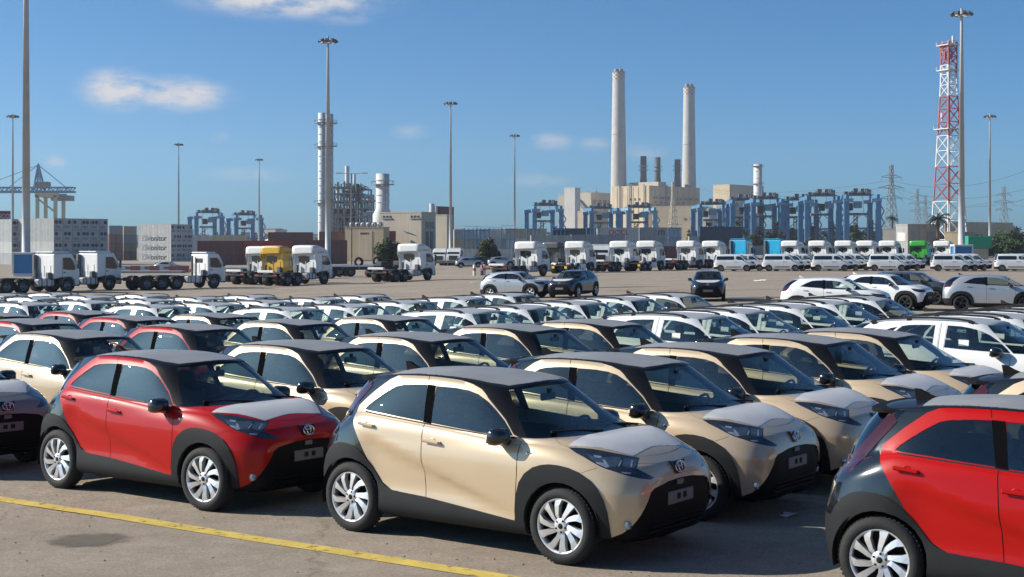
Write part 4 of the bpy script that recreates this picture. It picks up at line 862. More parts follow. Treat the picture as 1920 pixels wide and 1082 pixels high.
def blotch(name, cx, cy, rx, ry, rot, seed, label, m='stain'):
    n = 28; vs = [(0, 0, 0)] + [(cos(2 * pi * k / n), sin(2 * pi * k / n), 0) for k in range(n)]
    me = bpy.data.meshes.new(name); me.from_pydata(vs, [], [(0, 1 + k, 1 + (k + 1) % n) for k in range(n)]); me.materials.append(MATS[m]); me.update(); o = link(name, me)
    seat_on_ground(o, cx, cy, rot, .5); o.location.z += .006; o.scale = (rx, ry, 1); return tag(o, label, None, None, 'structure')
blotch('oil_stain', -3.92, 13.42, .46, .40, .1, 2, 'dark oval damp stain on concrete beyond the yellow line')
blotch('oil_stain', 13, 78, 2.8, 1.6, .3, 4, 'dark patch of tyre rubber on the open yard'); blotch('oil_stain', 6, 100, 6, 1.6, .1, 7, 'long dirty smear across the open yard'); blotch('oil_stain', -6, 76, 4, 1.4, .2, 9, 'dull brown smear on the yard behind the white cars')
for k, (x0, y0, a0, cv) in enumerate(((-14, 66, .25, .012), (-13.6, 67.6, .25, .012), (6, 92, -.2, .02), (6.3, 93.7, -.2, .02), (9, 66, .35, -.015))):
    vs = []; x, y, a = x0, y0, a0
    for i in range(26):
        for sg in (-.11, .11): vs.append((x - sin(a) * sg, y + cos(a) * sg, zg(x, y) + .006))
        x += cos(a) * .9; y += sin(a) * .9; a += cv
    me = bpy.data.meshes.new('tyre_mark'); me.from_pydata(vs, [], [(2 * i, 2 * i + 1, 2 * i + 3, 2 * i + 2) for i in range(25)]); me.materials.append(mat('rubber_mark', (.27, .23, .185), rough=.95, var=.3, vs=1.)); tag(link('tyre_mark', me), 'faint dark tyre mark curving over the open yard', None, None, 'structure')
# litter on the ground
def litter(x, y, s, seed, label, m='paper'):
    r = random.Random(seed); n = 9; vs = [(x, y, zg(x, y) + .035 * s)]
    for k in range(n): t = 2 * pi * k / n; q = s * r.uniform(.06, .13); vs.append((x + q * 1.5 * cos(t), y + q * sin(t), zg(x, y) + .006 + r.uniform(0, .05) * s))
    me = bpy.data.meshes.new('litter'); me.from_pydata(vs, [], [(0, 1 + k, 1 + (k + 1) % n) for k in range(n)]); me.materials.append(MATS[m]); tag(link('litter', me), label, 'litter')
litter(2.81, 14.6, .8, 1, 'scrap of white paper in shade between beige car and red car'); mat('leaf_dry', (.10, .07, .04), rough=.9); mat('grit', (.2, .17, .13), rough=.9)
litter(-3.28, 15.55, .45, 2, 'small dry brown clod beside front wheel of red hatchback', 'leaf_dry'); litter(12.2, 86, 3, 3, 'small dark rag lying on the open yard', 'leaf_dry')
litter(19.2, 112, 3, 5, 'pale scrap of paper far out on the empty yard'); litter(-3.2, 118, 2.5, 6, 'white scrap on the ground near the parked lorry')
# pebbles: nobody could count them
def pebbles():
    r = random.Random(11); mb = MB()
    for k in range(420):
        x, y = r.uniform(-6, 3), r.uniform(11.2, 17.5); s = r.choice((.004, .006, .008, .012)); c = []
        for (a, b, h) in ((1, 0, .2), (-.4, .9, .25), (-.6, -.8, .2), (.1, .1, .9)): c.append((x + a * s * r.uniform(.7, 1.3), y + b * s * r.uniform(.7, 1.3), zg(x, y) + h * s))
        mb.add(c, [(0, 1, 3), (1, 2, 3), (2, 0, 3)])
    tag(mb.build('gravel', 'grit'), 'fine dark grit scattered over the concrete', 'gravel', None, 'stuff')
pebbles()
# ------------------------------------------------------------------ parked hatchbacks
YAW = -.638
HB = {}; RW = random.Random(17)
def hatch(paint, x, y, label, dyaw=0.):
    if paint not in HB: o = HB[paint] = make_aygo(paint, label)
    else: o = copy_tree(HB[paint])
    st_ = RW.uniform(-.09, .09)
    for ch in o.children:
        if ch.type == 'EMPTY' and ch.location.x > 0: ch.rotation_euler.z = (pi if ch.location.y < 0 else 0) + st_
    seat_on_ground(o, x, y, YAW + dyaw, 2.43); tag(o, label, 'car', 'small two tone hatchbacks parked in rows')
BG, RD = 'paint_beige', 'paint_red'
for paint, x, y, da, lb in (
    (BG, -.07, 13.77, 0, 'nearest beige hatchback with black roof, whole right side in sun behind yellow line'),
    (RD, -3.66, 16.3, .0, 'whole red hatchback with black roof at left front, behind the yellow line'),
    (RD, 4.27, 11.06, .045, 'red hatchback cut off by the right edge, tail and rear wheel nearest'),
    (BG, 5.72, 13.3, .01, 'beige hatchback at right edge showing only black spoiler above the red car'),
    (BG, 1.33, 15.75, .008, 'beige hatchback directly behind the nearest beige one, badge and plate holder visible'),
    (BG, 2.58, 17.4, -.006, 'third beige hatchback from the front in the right hand line'),
    (BG, 4.0, 19.27, .004, 'fourth beige hatchback from the front in the right hand line'),
    (BG, 5.25, 20.6, .0, 'fifth and last beige hatchback of the right hand line, beside white crossovers'),
    (BG, -2.41, 18.3, .01, 'beige hatchback behind the red one, its windscreen left of the nearest beige car'),
    (BG, -1.12, 20.2, -.008, 'beige hatchback showing roof and steering wheel just over nearest beige car'),
    (BG, .26, 22.4, .004, 'beige hatchback in middle of picture, fourth in its line from the red car'),
    (BG, 1.57, 23.7, 0, 'beige hatchback last in the middle line, in front of a white crossover'),
    ('paint_taupe', -7.62, 18.65, .0, 'grey hatchback with pale hood film cut off by the left edge'),
    (BG, -6.25, 21.2, .006, 'beige hatchback at left edge behind the red hatchback'),
    (RD, -5.1, 23.8, -.005, 'red hatchback roof behind the left beige one, with dark windscreen'),
    (BG, -3.74, 25.86, .01, 'beige hatchback left of centre showing roof and side windows, behind a red roof'),
    (BG, -2.16, 27.25, 0, 'beige hatchback showing only roof arch, nearest the white rows left of centre'),
    (RD, -8.63, 26.5, .008, 'red hatchback at the left edge showing only its dark roof'),
    (RD, -7.31, 28.6, 0, 'red hatchback with a narrow red roof arch, second from left edge'),
    (BG, -5.99, 30.2, .004, 'beige hatchback farthest back, with thin cream roof arch under white cars'),
    (RD, -9.48, 32.6, .0, 'farthest red hatchback, thin red arch just below the white rows'),
    (RD, -10.9, 30.9, .0, 'red hatchback cut off by left edge, only a strip of black roof')):
    hatch(paint, x, y, lb, da)
# ------------------------------------------------------------------ white crossovers in five rows
XS = [[(7.29, 23.31), (3.05, 25.41), (-.85, 28.99), (-5.13, 33.54), (-9., 37.), (-13.21, 39.92)],
      [(8.4, 25.), (4.16, 27.27), (.22, 30.53), (-3.88, 35.3), (-7.98, 39.17), (-12.23, 42.42), (-16.84, 46.17)],
      [(9.66, 26.66), (5.54, 29.25), (1.4, 32.54), (-2.7, 37.06), (-6.95, 41.51), (-11.16, 45.05), (-15.68, 48.24)],
      [(10.93, 28.47), (6.71, 31.39), (2.69, 34.71), (-1.31, 38.82), (-5.73, 43.72), (-10.09, 47.4), (-14.53, 50.41), (-18.59, 53.44)],
      [(12.25, 30.33), (8.09, 33.51), (4.06, 36.82), (-.05, 40.52), (-4.58, 45.72), (-8.78, 49.59), (-13.13, 52.51), (-17.24, 55.24)]]
ORD = ['first', 'second', 'third', 'fourth', 'fifth', 'sixth', 'seventh', 'eighth']; ROWN = ['nearest white row', 'second white row', 'middle white row', 'fourth white row', 'farthest white row']
xo = None; rj = random.Random(8)
for i, row in enumerate(XS):
    for j, (x, y) in enumerate(row):
        if xo is None: o = xo = make_car(CX, 'crossover', 'paint_white')
        else: o = copy_tree(xo)
        seat_on_ground(o, x, y, YAW + rj.uniform(-.012, .012), 2.64)
        tag(o, 'white crossover with black roof rails, %s from right in %s' % (ORD[j], ROWN[i]), 'car', 'white crossovers parked in five rows')
# ------------------------------------------------------------------ compact SUVs on the open yard
for paint, x, Y, yaw, lb, rim in (('paint_silver', .25, 84, -.44, 'silver compact car parked alone next to a black one', 0), ('paint_navy', 3.55, 83, radians(-116), 'dark compact car facing us beside the silver one on the open yard', 0),
    ('paint_navy', 10.15, 75, radians(-98), 'lone black compact car facing the camera on the empty yard', 0), ('paint_white', 12.6, 56.5, -.42, 'white compact car, leftmost of the group at the right, hood behind white crossovers', 0),
    ('paint_white', 16.2, 63.2, -.62, 'second white compact car with black wheel arch, behind the leftmost one', 1), ('paint_graphite', 19.0, 69, -.5, 'dark grey compact car behind the two white compact cars', 1), ('paint_silver', 20.4, 61.5, -.30, 'silver compact car with black arches at the right edge', 1)):
    if (paint, rim) in HB: o = copy_tree(HB[paint, rim])
    else:
        YX['rim_mat'] = 'plastic_black' if rim else 'rim_silver'; o = HB[paint, rim] = make_car(YX, 'compact_suv', paint, paint)
    seat_on_ground(o, x, Y, yaw, 2.56); tag(o, lb, 'car', 'compact cars on the open yard')
# ------------------------------------------------------------------ row of vans
vo = None
for c, px in enumerate((1378, 1468, 1560, 1666, 1785, 1905)):
    for k in range(3 if c else 2):
        if vo is None: o = vo = make_car(VN, 'van', 'paint_white', 'paint_white')
        else: o = copy_tree(vo)
        p = at(px, 156 - c * .6); yaw = -.24; x, y = p.x - sin(yaw) * 2.35 * k, p.y + cos(yaw) * 2.35 * k
        if k and c % 2: x -= .5
        seat_on_ground(o, x + k * 1.15, y, yaw + .02 * ((c * 7 + k * 3) % 5 - 2) / 2, 2.77)
        tag(o, 'white van, %s in the %s file from left of the van row' % (('foremost', 'second', 'third')[k], ORD[c]), 'van', 'white vans in a row across the yard')
# ------------------------------------------------------------------ lorries
for n_, c_ in (('cab_white', (.76, .76, .74)), ('cab_yellow', (.62, .36, .025)), ('cab_cyan', (.01, .36, .62)), ('cab_green', (.03, .33, .03))): mat(n_, c_, rough=.38, coat=.6, var=.06, vs=1.5, streak=.06)
mat('frame_dark', (.022, .023, .026), rough=.55, var=.3, vs=5); mat('glass_dark', (.012, .016, .02), rough=.06, coat=1., var=.2); mat('grey_plastic', (.10, .105, .11), rough=.6); mat('alu', (.45, .46, .48), rough=.4, metal=.7)
mat('lamp_tail', (.45, .02, .015), rough=.25, coat=.8); mat('wrap_white', (.74, .74, .72), rough=.55, var=.05); mat('lamp_yellow', (.7, .55, .02), rough=.3, coat=.5)
def bev_prism(name, poly, y0, y1, m, parent, b=.06, seg=2, plane='xz'):
    mb = MB(); mb.prism(poly, y0, y1, plane); me = mb.mesh(name, m); bm = bmesh.new(); bm.from_mesh(me)
    bmesh.ops.bevel(bm, geom=list(bm.edges), offset=b, segments=seg, affect='EDGES', profile=.6, clamp_overlap=True); bmesh.ops.recalc_face_normals(bm, faces=bm.faces)
    for f in bm.faces: f.smooth = False
    bm.to_mesh(me); bm.free(); return link(name, me, parent)
TYRE_M = {}
def truck_wheel(root, x, y, side, dual=False, r=.52):
    if (dual, 't') not in TYRE_M:
        for dl in (False, True):
            hw = .30 if dl else .15
            t = MB(); t.lathe([(.30, -hw + .02), (.34, -hw), (r - .04, -hw), (r, -hw + .06), (r, hw - .06), (r - .04, hw), (.34, hw), (.30, hw - .02)], axis='y', n=24); TYRE_M[dl, 't'] = t.mesh('tyre', 'tyre')
            q = MB(); q.lathe([(.31, hw - .03), (.285, hw - .05), (.27, (hw - .16) if dl else hw - .04), (.16, (hw - .14) if dl else hw + .02), (.13, (hw - .05) if dl else hw + .06), (0, (hw - .05) if dl else hw + .06)], axis='y', n=20); TYRE_M[dl, 'r'] = q.mesh('rim', 'rim_grey')
    e = empty('wheel'); e.parent = root; e.location = (x, y, r); e.rotation_euler = (0, 0, 0 if side > 0 else pi)
    link('tyre', TYRE_M[dual, 't'], e); link('rim', TYRE_M[dual, 'r'], e)
def make_truck(cab, fair=True, tail=-6.4, tractor=False, day=False, axles=(-3.6, -4.95), load=False, visor=True, orange=False, tall=0.):
    """x forward, origin on the ground under the middle of the cab"""
    root = empty('lorry'); xb = -.55 if day else -1.1; zt = 2.78 + tall
    prof = [(xb, 1.0), (xb, zt - .04), (.45, zt), (.95, 2.02), (1.12, 1.5), (1.12, .55), (.72, .50), (.66, .95), (.35, 1.12), (-.5 if not day else -.4, 1.12)]
    bev_prism('cab', prof, -1.22, 1.22, cab, root, .09)
    w = MB(); w.add([(.965, -1.05, 2.02), (.965, 1.05, 2.02), (.50, .98, zt - .12), (.50, -.98, zt - .12)], [(0, 1, 2, 3)]); w.build('windscreen', 'glass_dark', root)
    for sg in (-1, 1):
        d = MB(); d.prism([(-.32, 1.72), (-.32, zt - .32), (.30, zt - .32), (.52, zt - .55), (.72, 1.85), (.68, 1.66), (.2, 1.66)], sg * 1.215, sg * 1.235); d.build('side_window', 'glass_dark', root)
        d = MB(); d.path([(-.38, sg * 1.222, 2.55), (-.38, sg * 1.222, 1.2), (-.30, sg * 1.222, 1.12)], .012, 4); d.build('door_gap', 'seam', root)
        d = MB(); d.box(-.30, -.12, sg * 1.225, sg * 1.25, 1.45, 1.53, .01); d.build('door_handle', 'grey_plastic', root)
        d = MB(); d.box(.82, .98, sg * 1.30, sg * 1.48, 1.75, 2.35, .05); d.bar((.86, sg * 1.15, 2.3), (.9, sg * 1.36, 2.3), .04); d.bar((.86, sg * 1.15, 1.8), (.9, sg * 1.36, 1.8), .04); d.build('wing_mirror', 'grey_plastic', root)
        d = MB(); d.prism([(-.45, .62), (-.42, .95), (-.22, 1.14), (.1, 1.2), (.42, 1.14), (.62, .95), (.65, .62), (.55, .62), (.5, .9), (.35, 1.05), (.1, 1.1), (-.15, 1.05), (-.32, .9), (-.36, .62)], sg * .85, sg * 1.235); d.build('wheel_arch', 'grey_plastic', root)
        truck_wheel(root, .1, sg * 1.03, sg)
        for ax in axles: truck_wheel(root, ax, sg * .92, sg, True)
        f = MB(); f.box(tail, .9, sg * .38 - .04, sg * .38 + .04, .72, 1.0); f.build('frame_rail', 'frame_dark', root)
        f = MB(); f.box(-2.35, -1.0, sg * .55, sg * 1.15, .48, 1.02, .08); t = f.build('fuel_tank', 'alu' if sg < 0 else 'grey_plastic', root)
        f = MB()
        for k in range(3): f.box(-2.1 + k * .42, -2.03 + k * .42, sg * .54, sg * 1.16, .47, 1.03)
        f.build('tank_strap', 'frame_dark', t)
        l = MB(); l.box(tail - .06, tail, sg * .95 - .22, sg * .95 + .22, .86, 1.0, .01); l.build('tail_light', 'lamp_orange' if orange else 'lamp_tail', root)
        for ax in axles:
            g = MB(); rr_ = .60; g.lathe([(rr_, sg * .62), (rr_, sg * 1.22), (rr_ - .02, sg * 1.22)], c=(ax, 0, .52), axis='y', n=12, a0=radians(35), a1=radians(145)); g.build('mudguard', 'cab_white' if tractor else 'frame_dark', root)
    if day: rw = [(-.5, 2.05), (.5, 2.05), (.5, 2.4), (-.5, 2.4)]
    else: rw = [(-.45, 2.0), (.15, 1.72), (.75, 2.02), (.78, 2.45), (.1, 2.5), (-.42, 2.42)]
    if fair or day: d = MB(); d.prism(rw, xb - .012, xb + .02, 'yz'); d.build('rear_window', 'glass_dark', root)
    else: d = MB(); d.box(xb - .3, xb - .02, .78, 1.12, 1.1, zt - .1, .06); d.build('air_intake', 'grey_plastic', root)
    for k, yy in enumerate((-.8, .0, .8)):
        d = MB(); d.box(xb - .03, xb, yy - .02, yy + .02, 1.2, 2.0); d.build('rear_rib', cab, root)
    d = MB(); d.box(xb - .35, xb - .02, -1.05, -.65, 1.02, 1.5, .05); d.build('air_tank', 'grey_plastic', root); d = MB(); d.tube((xb - .2, .75, .9), (xb - .2, .75, 2.6 if day else 1.7), .09, n=10); d.build('exhaust_stack', 'grey_plastic', root)
    d = MB(); d.box(1.02, 1.2, -1.22, 1.22, .45, .95, .08); d.build('bumper', cab if tractor else 'grey_plastic', root)
    d = MB(); d.box(1.10, 1.145, -.75, .75, 1.0, 1.75, .02); d.build('grille', 'frame_dark', root)
    d = MB(); d.box(tail - .08, tail + .05, -1.2, 1.2, .80, .92, .02)
    for x in (-2.6, -4.3, tail + .5): d.box(x - .06, x + .06, -.4, .4, .74, .98)
    for ax in axles: d.tube((ax, -.9, .52), (ax, .9, .52), .1, n=8); d.box(ax - .3, ax + .3, -.3, .3, .35, .75, .1)
    d.build('cross_member', 'frame_dark', root)
    d = MB(); d.box(axles[0] - 1.35, axles[0] + .1, -.42, .42, 1.0, 1.12, .04); d.build('fifth_wheel', 'frame_dark', root)
    if load: d = MB(); d.box(tail - .1, tail + .2, -.85, .85, 1.14, 1.34, .03); d.build('white_underrun_bar', 'wrap_white', root)
    if tractor:
        for sg in (-1, 1): d = MB(); d.box(-2.6, -1.1, sg * 1.05, sg * 1.22, .35, 1.0, .06); d.build('side_skirt', 'cab_white', root); d = MB(); d.box(tail - .09, tail - .06, sg * .75 - .15, sg * .75 + .15, .55, .78); d.build('rear_reflector', 'lamp_yellow', root)
    if fair:
        st = [(.72, zt - .05, .04, 1.1), (.5, zt + .02, .16, 1.14), (.1, zt + .04, .36, 1.17), (-.4, zt + .04, .52, 1.19), (-.95, zt - .02, .64, 1.21), (-1.42, zt - .14, .74, 1.22)]
        st += [(-1.50, zt - .10, .66, 1.16), (-1.50, zt - .02, .40, .85)]
        m = MB(); n = 13; vs = []; fs = []
        for x, z0, h_, hw in st:
            for k in range(n):
                t = pi * k / (n - 1); cx = -cos(t); sx_ = sin(t); vs.append((x, hw * math.copysign(abs(cx) ** .32, cx), z0 + h_ * sx_ ** .32))
        for i in range(len(st) - 1):
            for k in range(n - 1): a = i * n + k; fs.append((a, a + 1, a + n + 1, a + n))
            fs.append((i * n, i * n + n, i * n + 2 * n - 1, i * n + n - 1))
        fs.append(tuple(range((len(st) - 1) * n, len(st) * n)))
        m.add(vs, fs, True); m.build('roof_fairing', cab, root)
        for sg in (-1, 1): d = MB(); d.prism([(xb, 1.05), (xb, zt), (xb - .3, zt - .1), (xb - .34, 2.4), (xb - .12, 1.9), (xb - .1, 1.05)], sg * 1.19, sg * 1.22); d.build('side_fairing', cab, root)
    elif visor:
        d = MB(); d.box(xb - .05, .3, -1.1, 1.1, zt + .02, zt + .14, .05); d.build('roof_hatch', cab, root)
    return root
TK = {}
def truck(kind, px, Y, th, label, cab='cab_white', **kw):
    k = (kind, cab)
    base = dict(sleeper=dict(), tractor=dict(tractor=True, tail=-4.6, axles=(-2.75, -4.0)), day=dict(day=True, fair=False), rigid=dict(fair=False, tall=.12), box=dict(fair=False, tall=.75), load=dict(load=True), plain=dict(fair=True, axles=(-4.2,), tail=-5.6), orange=dict(day=True, fair=False, orange=True, axles=(-3.3, -4.65, -6.), tail=-7.2))[kind]
    if k not in TK: o = TK[k] = make_truck(cab, **base)
    else: o = copy_tree(TK[k])
    p = at(px, Y); a = radians(th); o.location = (p.x, p.y, zg(p.x, p.y)); o.rotation_euler = (0, 0, a)
    # level with the ground under its wheels
    zf, zr = zg(p.x, p.y), zg(p.x - 4.5 * cos(a), p.y - 4.5 * sin(a)); o.rotation_euler = (0, -atan2(zf - zr, 4.5), a)
    tag(o, label, 'lorry', 'new lorries waiting in the yard'); return o
truck('rigid', 107, 108, 52, 'white chassis lorry at far left with open frame trailing out of the picture')
truck('rigid', 187, 113, 52, 'white chassis lorry, second from left, beside the tall lamp mast')
truck('orange', 385, 117, 45, 'white day cab lorry with three rear axles and orange tail lamps')
truck('load', 527, 131, 60, 'yellow sleeper cab lorry between two white ones', 'cab_yellow')
truck('load', 588, 126, 60, 'white sleeper cab lorry right beside the yellow one')
truck('plain', 497, 141, 60, 'white cab half hidden behind the yellow lorry')
truck('load', 783, 133, 59, 'white sleeper cab lorry standing alone in front of a round tree')
truck('load', 1000, 140, 57, 'white sleeper cab lorry behind the silver compact car')
truck('tractor', 1090, 155, 58, 'white tractor unit with white rear mudguards and yellow reflectors, left one')
truck('load', 1172, 163, 58, 'white sleeper cab lorry standing between the two white tractor units')
truck('tractor', 1222, 165, 58, 'white tractor unit with white rear mudguards, right one')
truck('load', 1296, 172, 56, 'white sleeper cab lorry in front of dark red container')
truck('sleeper', 1342, 182, 56, 'white sleeper cab lorry just left of the cyan cab')
truck('box', 1391, 190, 52, 'bright cyan boxy cab lorry, left one', 'cab_cyan'); truck('box', 1455, 194, 52, 'bright cyan boxy cab lorry, right one', 'cab_cyan')
for k, px in enumerate((1489, 1540, 1589, 1629, 1671)): truck('sleeper', px, 191 + k * 1.5, 54, 'white sleeper cab behind the vans, %s to the right of the cyan cabs' % ORD[k])
truck('sleeper', 1728, 199, 54, 'bright green sleeper cab behind the vans', 'cab_green'); truck('sleeper', 1772, 207, 54, 'white sleeper cab right of the green one')
truck('rigid', 826, 252, -104, 'white lorry facing us near the beige building, left of the pair'); truck('rigid', 853, 246, -104, 'white lorry facing us near the beige building, right of the pair')

def flat_trailer(px, Y, th, label, planks=1):
    p = at(px, Y); root = empty('flat_trailer', p, radians(th))
    for sg in (-1, 1):
        f = MB(); f.box(-5, 5, sg * .55 - .06, sg * .55 + .06, .85, 1.15); f.build('frame_rail', 'frame_dark', root)
        for ax in (-3.6, -2.3, 2.6): truck_wheel(root, ax, sg * .92, sg, True)
        l = MB(); l.box(-5.06, -5., sg * .8 - .2, sg * .8 + .2, .88, 1.02, .01); l.build('tail_light', 'lamp_tail', root)
    for k in range(6): f = MB(); f.box(-4.8 + k * 1.85, -4.65 + k * 1.85, -1.15, 1.15, 1.0, 1.12); f.build('cross_member', 'frame_dark', root)
    for k in range(planks): f = MB(); f.box(-4.6 + k * .3, 2.5 + k * .4, -.6 + k * .75, -.1 + k * .75, 1.16, 1.32, .02); f.build('white_beam', 'wrap_white', root)
    f = MB(); f.box(3.2, 4.6, -.9, .9, 1.15, 1.7, .1); f.build('tool_box', 'frame_dark', root)
    f = MB(); f.lathe([(.3, -.15), (.48, -.15), (.52, -.08), (.52, .08), (.48, .15), (.3, .15)], c=(1.2, .5, 1.66), axis='y', n=16); f.build('spare_wheel', 'tyre', root)
    tag(root, label, 'trailer')
flat_trailer(452, 146, 20, 'low dark flat trailer with a white beam between the left lorries', 1); flat_trailer(655, 152, 25, 'flat trailer with two white beams behind the lone lorry', 2); flat_trailer(690, 160, 24, 'dark flat trailer farther behind the lone lorry', 1)
mat('cab_dark', (.05, .055, .06), rough=.5, coat=.4); truck('load', 1044, 172, 58, 'dark grey cab lorry behind the left tractor unit', 'cab_dark'); truck('rigid', 1126, 182, -100, 'small white cab facing us between the tractor units')
# ------------------------------------------------------------------ masts, containers, cranes, power station
mat('galv', (.50, .51, .51), rough=.55, metal=0., var=.1, vs=.6, streak=.12); mat('lamp_head', (.09, .09, .095), rough=.5); mat('box_blue', (.03, .20, .44), rough=.5); mat('box_white', (.72, .72, .7), rough=.6)
def px_size(px, Y): return px / FPX * Y
def mast(px, top, Y, label, box=True, r0=.36, r1=.14):
    p = at(px, Y); H = CAMH + (HOR - top) / FPX * Y - p.z; root = empty('floodlight_mast', p)
    m = MB(); m.lathe([(r0 * 1.5, 0), (r0 * 1.5, .08), (r0, .12), (r0 + (r1 - r0) * .34, H * .34), (r0 + (r1 - r0) * .34 + .02, H * .34), (r0 + (r1 - r0) * .67, H * .67), (r0 + (r1 - r0) * .67 + .015, H * .67), (r1, H - .8)], n=14, caps=(True, True)); m.build('pole', 'galv', root)
    m = MB(); m.lathe([(1.05, H - 1.05), (1.05, H - .93), (.95, H - .93), (.95, H - 1.05), (1.05, H - 1.05)], n=16); m.tube((0, 0, H - 1), (0, 0, H), .16, n=8)
    for k in range(6): a = k * pi / 3; m.bar((0, 0, H - 1), (cos(a), sin(a), H - 1), .08)
    m.build('lamp_ring', 'galv', root)
    for k in range(8):
        a = k * pi / 4; m = MB(); M = Matrix.Translation((1.25 * cos(a), 1.25 * sin(a), H - .72)) @ Matrix.Rotation(a, 4, 'Z') @ Matrix.Rotation(radians(38), 4, 'Y'); m.box(-.34, .34, -.3, .3, -.12, .16, .05, M=M); m.build('floodlight', 'lamp_head', root)
    if box:
        m = MB(); m.box(-1.25, 1.25, -1.0, 1.0, 0, .35, .04)
        for sx in (-1.2, 1.2):
            for sy in (-.95, .95): m.box(sx - .1, sx + .1, sy - .1, sy + .1, .3, 2.7)
        m.box(-1.3, 1.3, -1.05, 1.05, 2.6, 2.85, .03); m.build('base_guard', 'box_white', root)
        for sy in (-.9, .86): m = MB(); m.box(-1.1, 1.1, sy, sy + .04, .36, 2.6); m.build('guard_panel', 'box_blue', root)
        for sx in (-1.12, 1.08): m = MB(); m.box(sx, sx + .04, -.85, .85, .36, 2.6); m.build('guard_panel', 'box_blue', root)
    tag(root, label, 'light mast', 'tall floodlight masts over the port'); return root
mast(49, -70, 172, 'thick floodlight mast at the left edge, its head above the picture', True, .52, .28)
mast(24, 213, 358, 'thin floodlight mast behind the thick one at the left edge', False); mast(335, 267, 460, 'floodlight mast rising behind the stencilled white container stack', False)
mast(486, 296, 540, 'shortest looking floodlight mast, beside the left blue gantry cranes', False); mast(615, 68, 225, 'floodlight mast standing in front of the twin white stacks', False, .48, .17)
mast(845, 188, 325, 'floodlight mast right of the beige hall', False, .42); mast(965, 250, 422, 'floodlight mast left of the middle gantry cranes', False); mast(1803, 16, 200, 'tallest floodlight mast at right, beside the red and white tower', True, .50, .18)
mast(1856, 213, 358, 'thin floodlight mast near the right edge', False)
def street_lamp(px, top, Y, label):
    p = at(px, Y); H = CAMH + (HOR - top) / FPX * Y - p.z; root = empty('street_lamp', p); m = MB(); m.tube((0, 0, 0), (0, 0, H), .12, .07, 10); m.build('pole', 'rust', root)
    for sg in (-1, 1): m = MB(); m.path([(0, 0, H - .1), (sg * .6, 0, H), (sg * 1.5, 0, H)], .05, 6); m.box(sg * 1.3, sg * 2.1, -.14, .14, H - .04, H + .1, .03); m.build('lamp_arm', 'galv', root)
    tag(root, label, 'street lamp')
mat('rust', (.22, .17, .13), rough=.7, var=.3); street_lamp(659, 325, 190, 'double armed street lamp in front of the beige hall')
# --- containers
CC = {'white': (.56, .56, .54), 'grey': (.33, .345, .35), 'red': (.30, .035, .03), 'maroon': (.13, .035, .04), 'navy': (.03, .05, .10), 'beige': (.50, .42, .28), 'blue': (.05, .20, .36), 'olive': (.20, .17, .08), 'brown': (.16, .07, .045), 'pale': (.44, .46, .45), 'steel': (.23, .27, .31), 'orange': (.45, .22, .03)}
for k, v in CC.items(): mat('steel_' + k, v, rough=.55, var=.12, vs=.8, streak=.22)
mat('fan_dark', (.03, .033, .037), rough=.6); mat('ink', (.05, .055, .06), rough=.6); mat('ink_grey', (.30, .32, .33), rough=.6); mat('ink_red', (.42, .02, .03), rough=.6); mat('ink_white', (.7, .7, .68), rough=.6)
CM = {}
def cont_mesh(col, L_):
    if (col, L_) in CM: return CM[col, L_]
    m = MB(); W2, H_ = 1.22, 2.74; c = .09
    for sx in (-L_ / 2, L_ / 2 - c):
        for sy in (-W2, W2 - c): m.box(sx, sx + c, sy, sy + c, 0, H_)
    for sy in (-W2, W2 - c): m.box(-L_ / 2 + c, L_ / 2 - c, sy + .004, sy + c - .004, 0, .14); m.box(-L_ / 2 + c, L_ / 2 - c, sy + .004, sy + c - .004, H_ - .1, H_ - .002)
    for sx in (-L_ / 2, L_ / 2 - c): m.box(sx + .004, sx + c - .004, -W2 + c, W2 - c, 0, .14); m.box(sx + .004, sx + c - .004, -W2 + c, W2 - c, H_ - .1, H_ - .002)
    n = int(L_ / .56)                                   # corrugated side walls and roof
    for sy in (-1, 1):
        vs = []; x0 = -L_ / 2 + c; st = (L_ - 2 * c) / n
        for k in range(n):
            for f_, d in ((0, .0), (.3, .0), (.45, .035), (.85, .035)): x = x0 + (k + f_) * st; y = sy * (W2 - .008 - d); vs += [(x, y, .14), (x, y, H_ - .1)]
        vs += [(L_ / 2 - c, sy * (W2 - .008), .14), (L_ / 2 - c, sy * (W2 - .008), H_ - .1)]
        m.add(vs, [(2 * k, 2 * k + 1, 2 * k + 3, 2 * k + 2) for k in range(len(vs) // 2 - 1)])
    m.box(-L_ / 2 + .03, L_ / 2 - .03, -W2 + .06, W2 - .06, .1, H_ - .012); CM[col, L_] = m.mesh('container', 'steel_' + col); return CM[col, L_]
FITM = {}
